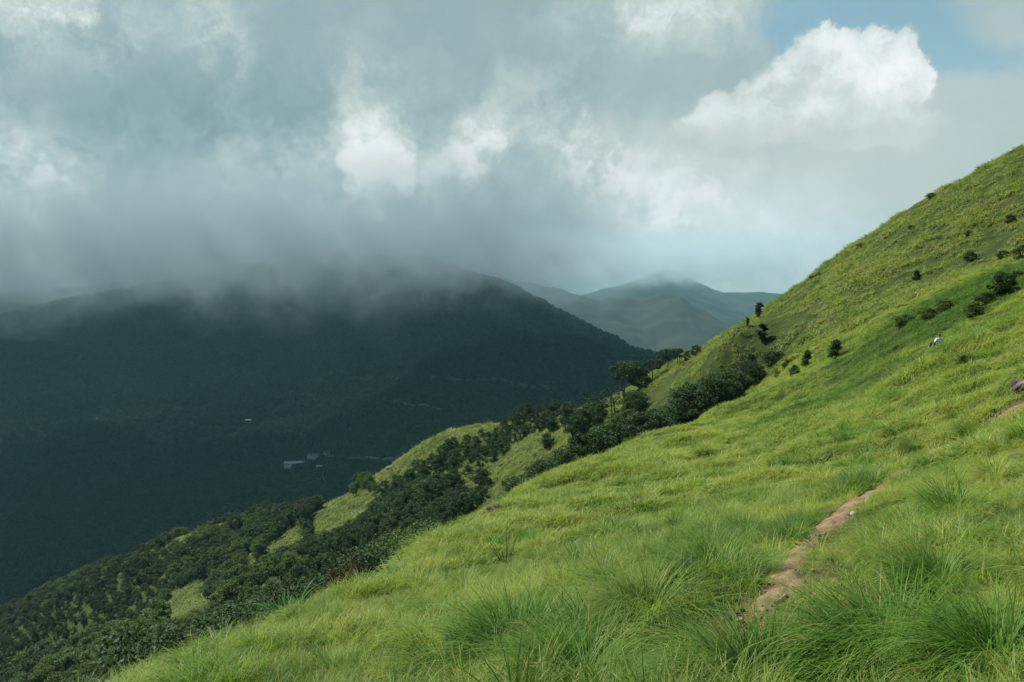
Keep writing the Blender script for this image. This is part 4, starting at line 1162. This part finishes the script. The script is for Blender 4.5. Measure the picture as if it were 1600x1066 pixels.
sh = skin_mesh('shirt', [((0,0,.17),(.175,.14)),((0,.02,.36),(.165,.125)),((0,.05,.57),(.175,.12)),((0,.05,.67),(.08,.075)),((-.18,.05,.625),.08),((-.275,.08,.42),.068),((.18,.05,.625),.08),((.275,.08,.42),.068)], [(0,1),(1,2),(2,3),(2,4),(4,5),(2,6),(6,7)], M_shirt); sh.parent = pr
tr_ = skin_mesh('trousers', [((0,0,.15),(.17,.14)),((-.10,.06,.15),.11),((-.19,.42,.43),.082),((-.17,.60,.10),.062),((.10,.06,.15),.11),((.19,.42,.43),.082),((.17,.60,.10),.062)], [(0,1),(1,2),(2,3),(0,4),(4,5),(5,6)], M_trous); tr_.parent = pr
hr = skin_mesh('hair', [((0,.035,.79),(.07,.05)),((0,.035,.87),(.088,.085)),((0,.05,.945),(.07,.08))], [(0,1),(1,2)], M_hair); hr.parent = pr
bk = skin_mesh('backpack', [((0,-.15,.22),(.13,.07)),((0,-.15,.40),(.14,.085)),((0,-.12,.56),(.11,.06))], [(0,1),(1,2)], M_pack); bk.parent = pr
for sx in (-1, 1):
    # a hand resting on each knee: palm, four curled fingers and a thumb
    w0 = np.array([.17 * sx, .36, .33]); Fn = [(tuple(w0), .026), (tuple(w0 + [0, .06, .01]), (.036, .018))]; Fe = [(0, 1)]
    for k_, (off, ln) in enumerate(((-.03, .065), (-.01, .075), (.01, .072), (.03, .058))):
        i0 = len(Fn); bx = w0 + [off, .085, .01]
        Fn += [(tuple(bx), .010), (tuple(bx + [0, ln * .5, -.01]), .009), (tuple(bx + [0, ln * .85, -.045]), .0075)]; Fe += [(1, i0), (i0, i0 + 1), (i0 + 1, i0 + 2)]
    i0 = len(Fn); tb = w0 + [-.035 * sx, .035, 0]; Fn += [(tuple(tb), .012), (tuple(tb + np.array([-.025 * sx, .035, -.015])), .009)]; Fe += [(0, i0), (i0, i0 + 1)]
    h_ = skin_mesh('hand', Fn, Fe, M_skin, 1); h_.parent = pr
# ------------------------------------------------------------------ haze
bm_ = bpy.data.meshes.new('haze')
hx, hy0, hy1, hz0, hz1 = 9300, -900, 9600, -475, 445
vs = [(sx * hx, yy, zz) for zz in (hz0, hz1) for yy in (hy0, hy1) for sx in (-1, 1)]
bm_.from_pydata(vs, [], [(0,2,3,1),(4,5,7,6),(0,1,5,4),(2,6,7,3),(0,4,6,2),(1,3,7,5)])
hz = bpy.data.objects.new('haze', bm_); COL.objects.link(hz)
m_, g = mat('haze_air')
pv = g.n('ShaderNodeVolumePrincipled')
pv.inputs['Color'].default_value = (0.40, 0.80, 0.95, 1)
pv.inputs['Density'].default_value = HAZE_D
pv.inputs['Anisotropy'].default_value = 0.25
o = g.n('ShaderNodeOutputMaterial'); g.t.links.new(pv.outputs[0], o.inputs['Volume'])
bm_.materials.append(m_)
tag(hz, 'pale blue haze lying in the air of the valley', 'haze', kind='stuff')

# mist clinging to the top of the dark mountain and to the distant ridge, inside the haze
def mist(name, x0, x1, y0, y1, z0, z1, dens, nscale, label, lo, hi, fade=200):
    V = [(x, y, z) for z in (z0, z1) for y in (y0, y1) for x in (x0, x1)]
    me = bpy.data.meshes.new(name); me.from_pydata(V, [], [(0,2,3,1),(4,5,7,6),(0,1,5,4),(2,6,7,3),(0,4,6,2),(1,3,7,5)])
    o = bpy.data.objects.new(name, me); COL.objects.link(o)
    m_, g = mat(name + '_air')
    pos = g.n('ShaderNodeNewGeometry').outputs['Position']
    xyz = g.n('ShaderNodeSeparateXYZ'); g.put(xyz.inputs[0], pos)
    n1 = g.noise(pos, nscale, 4, 0.6)
    hgt = g.m('ADD', xyz.outputs[2], g.m('MULTIPLY', g.m('SUBTRACT', n1, 0.5), 620.0))
    d = g.ss(hgt, lo, hi)
    d = g.m('MULTIPLY', g.m('MULTIPLY', d, d), dens)
    d = g.m('MULTIPLY', d, g.ss(xyz.outputs[2], z1 - 8, z1 - fade))
    n2 = g.noise(pos, nscale * 3.1, 4, 0.6)
    d = g.m('MULTIPLY', d, g.ss(n2, 0.40, 0.60, 0.10, 1.7))
    for ax, a, b in ((0, x0, x1), (1, y0, y1)):
        w = (b - a) * 0.22
        d = g.m('MULTIPLY', d, g.ss(xyz.outputs[ax], a, a + w)); d = g.m('MULTIPLY', d, g.ss(xyz.outputs[ax], b, b - w))
    pv = g.n('ShaderNodeVolumePrincipled'); pv.inputs['Color'].default_value = (0.79, 0.93, 1.0, 1); g.put(pv.inputs['Density'], d)
    pv.inputs['Anisotropy'].default_value = 0.2
    out = g.n('ShaderNodeOutputMaterial'); g.t.links.new(pv.outputs[0], out.inputs['Volume'])
    me.materials.append(m_)
    return tag(o, label, 'mist', kind='stuff')
mist('mist', -2600, 450, 1750, 2900, -160, 430, MIST1, 0.0030, 'grey mist of the cloud base hiding the top of the dark mountain', -185.0, 75.0, 380)
mist('mist', -500, 2300, 5000, 6700, -120, 430, MIST2, 0.0022, 'pale mist fading the tops of the distant ridge', -90.0, 130.0, 380)
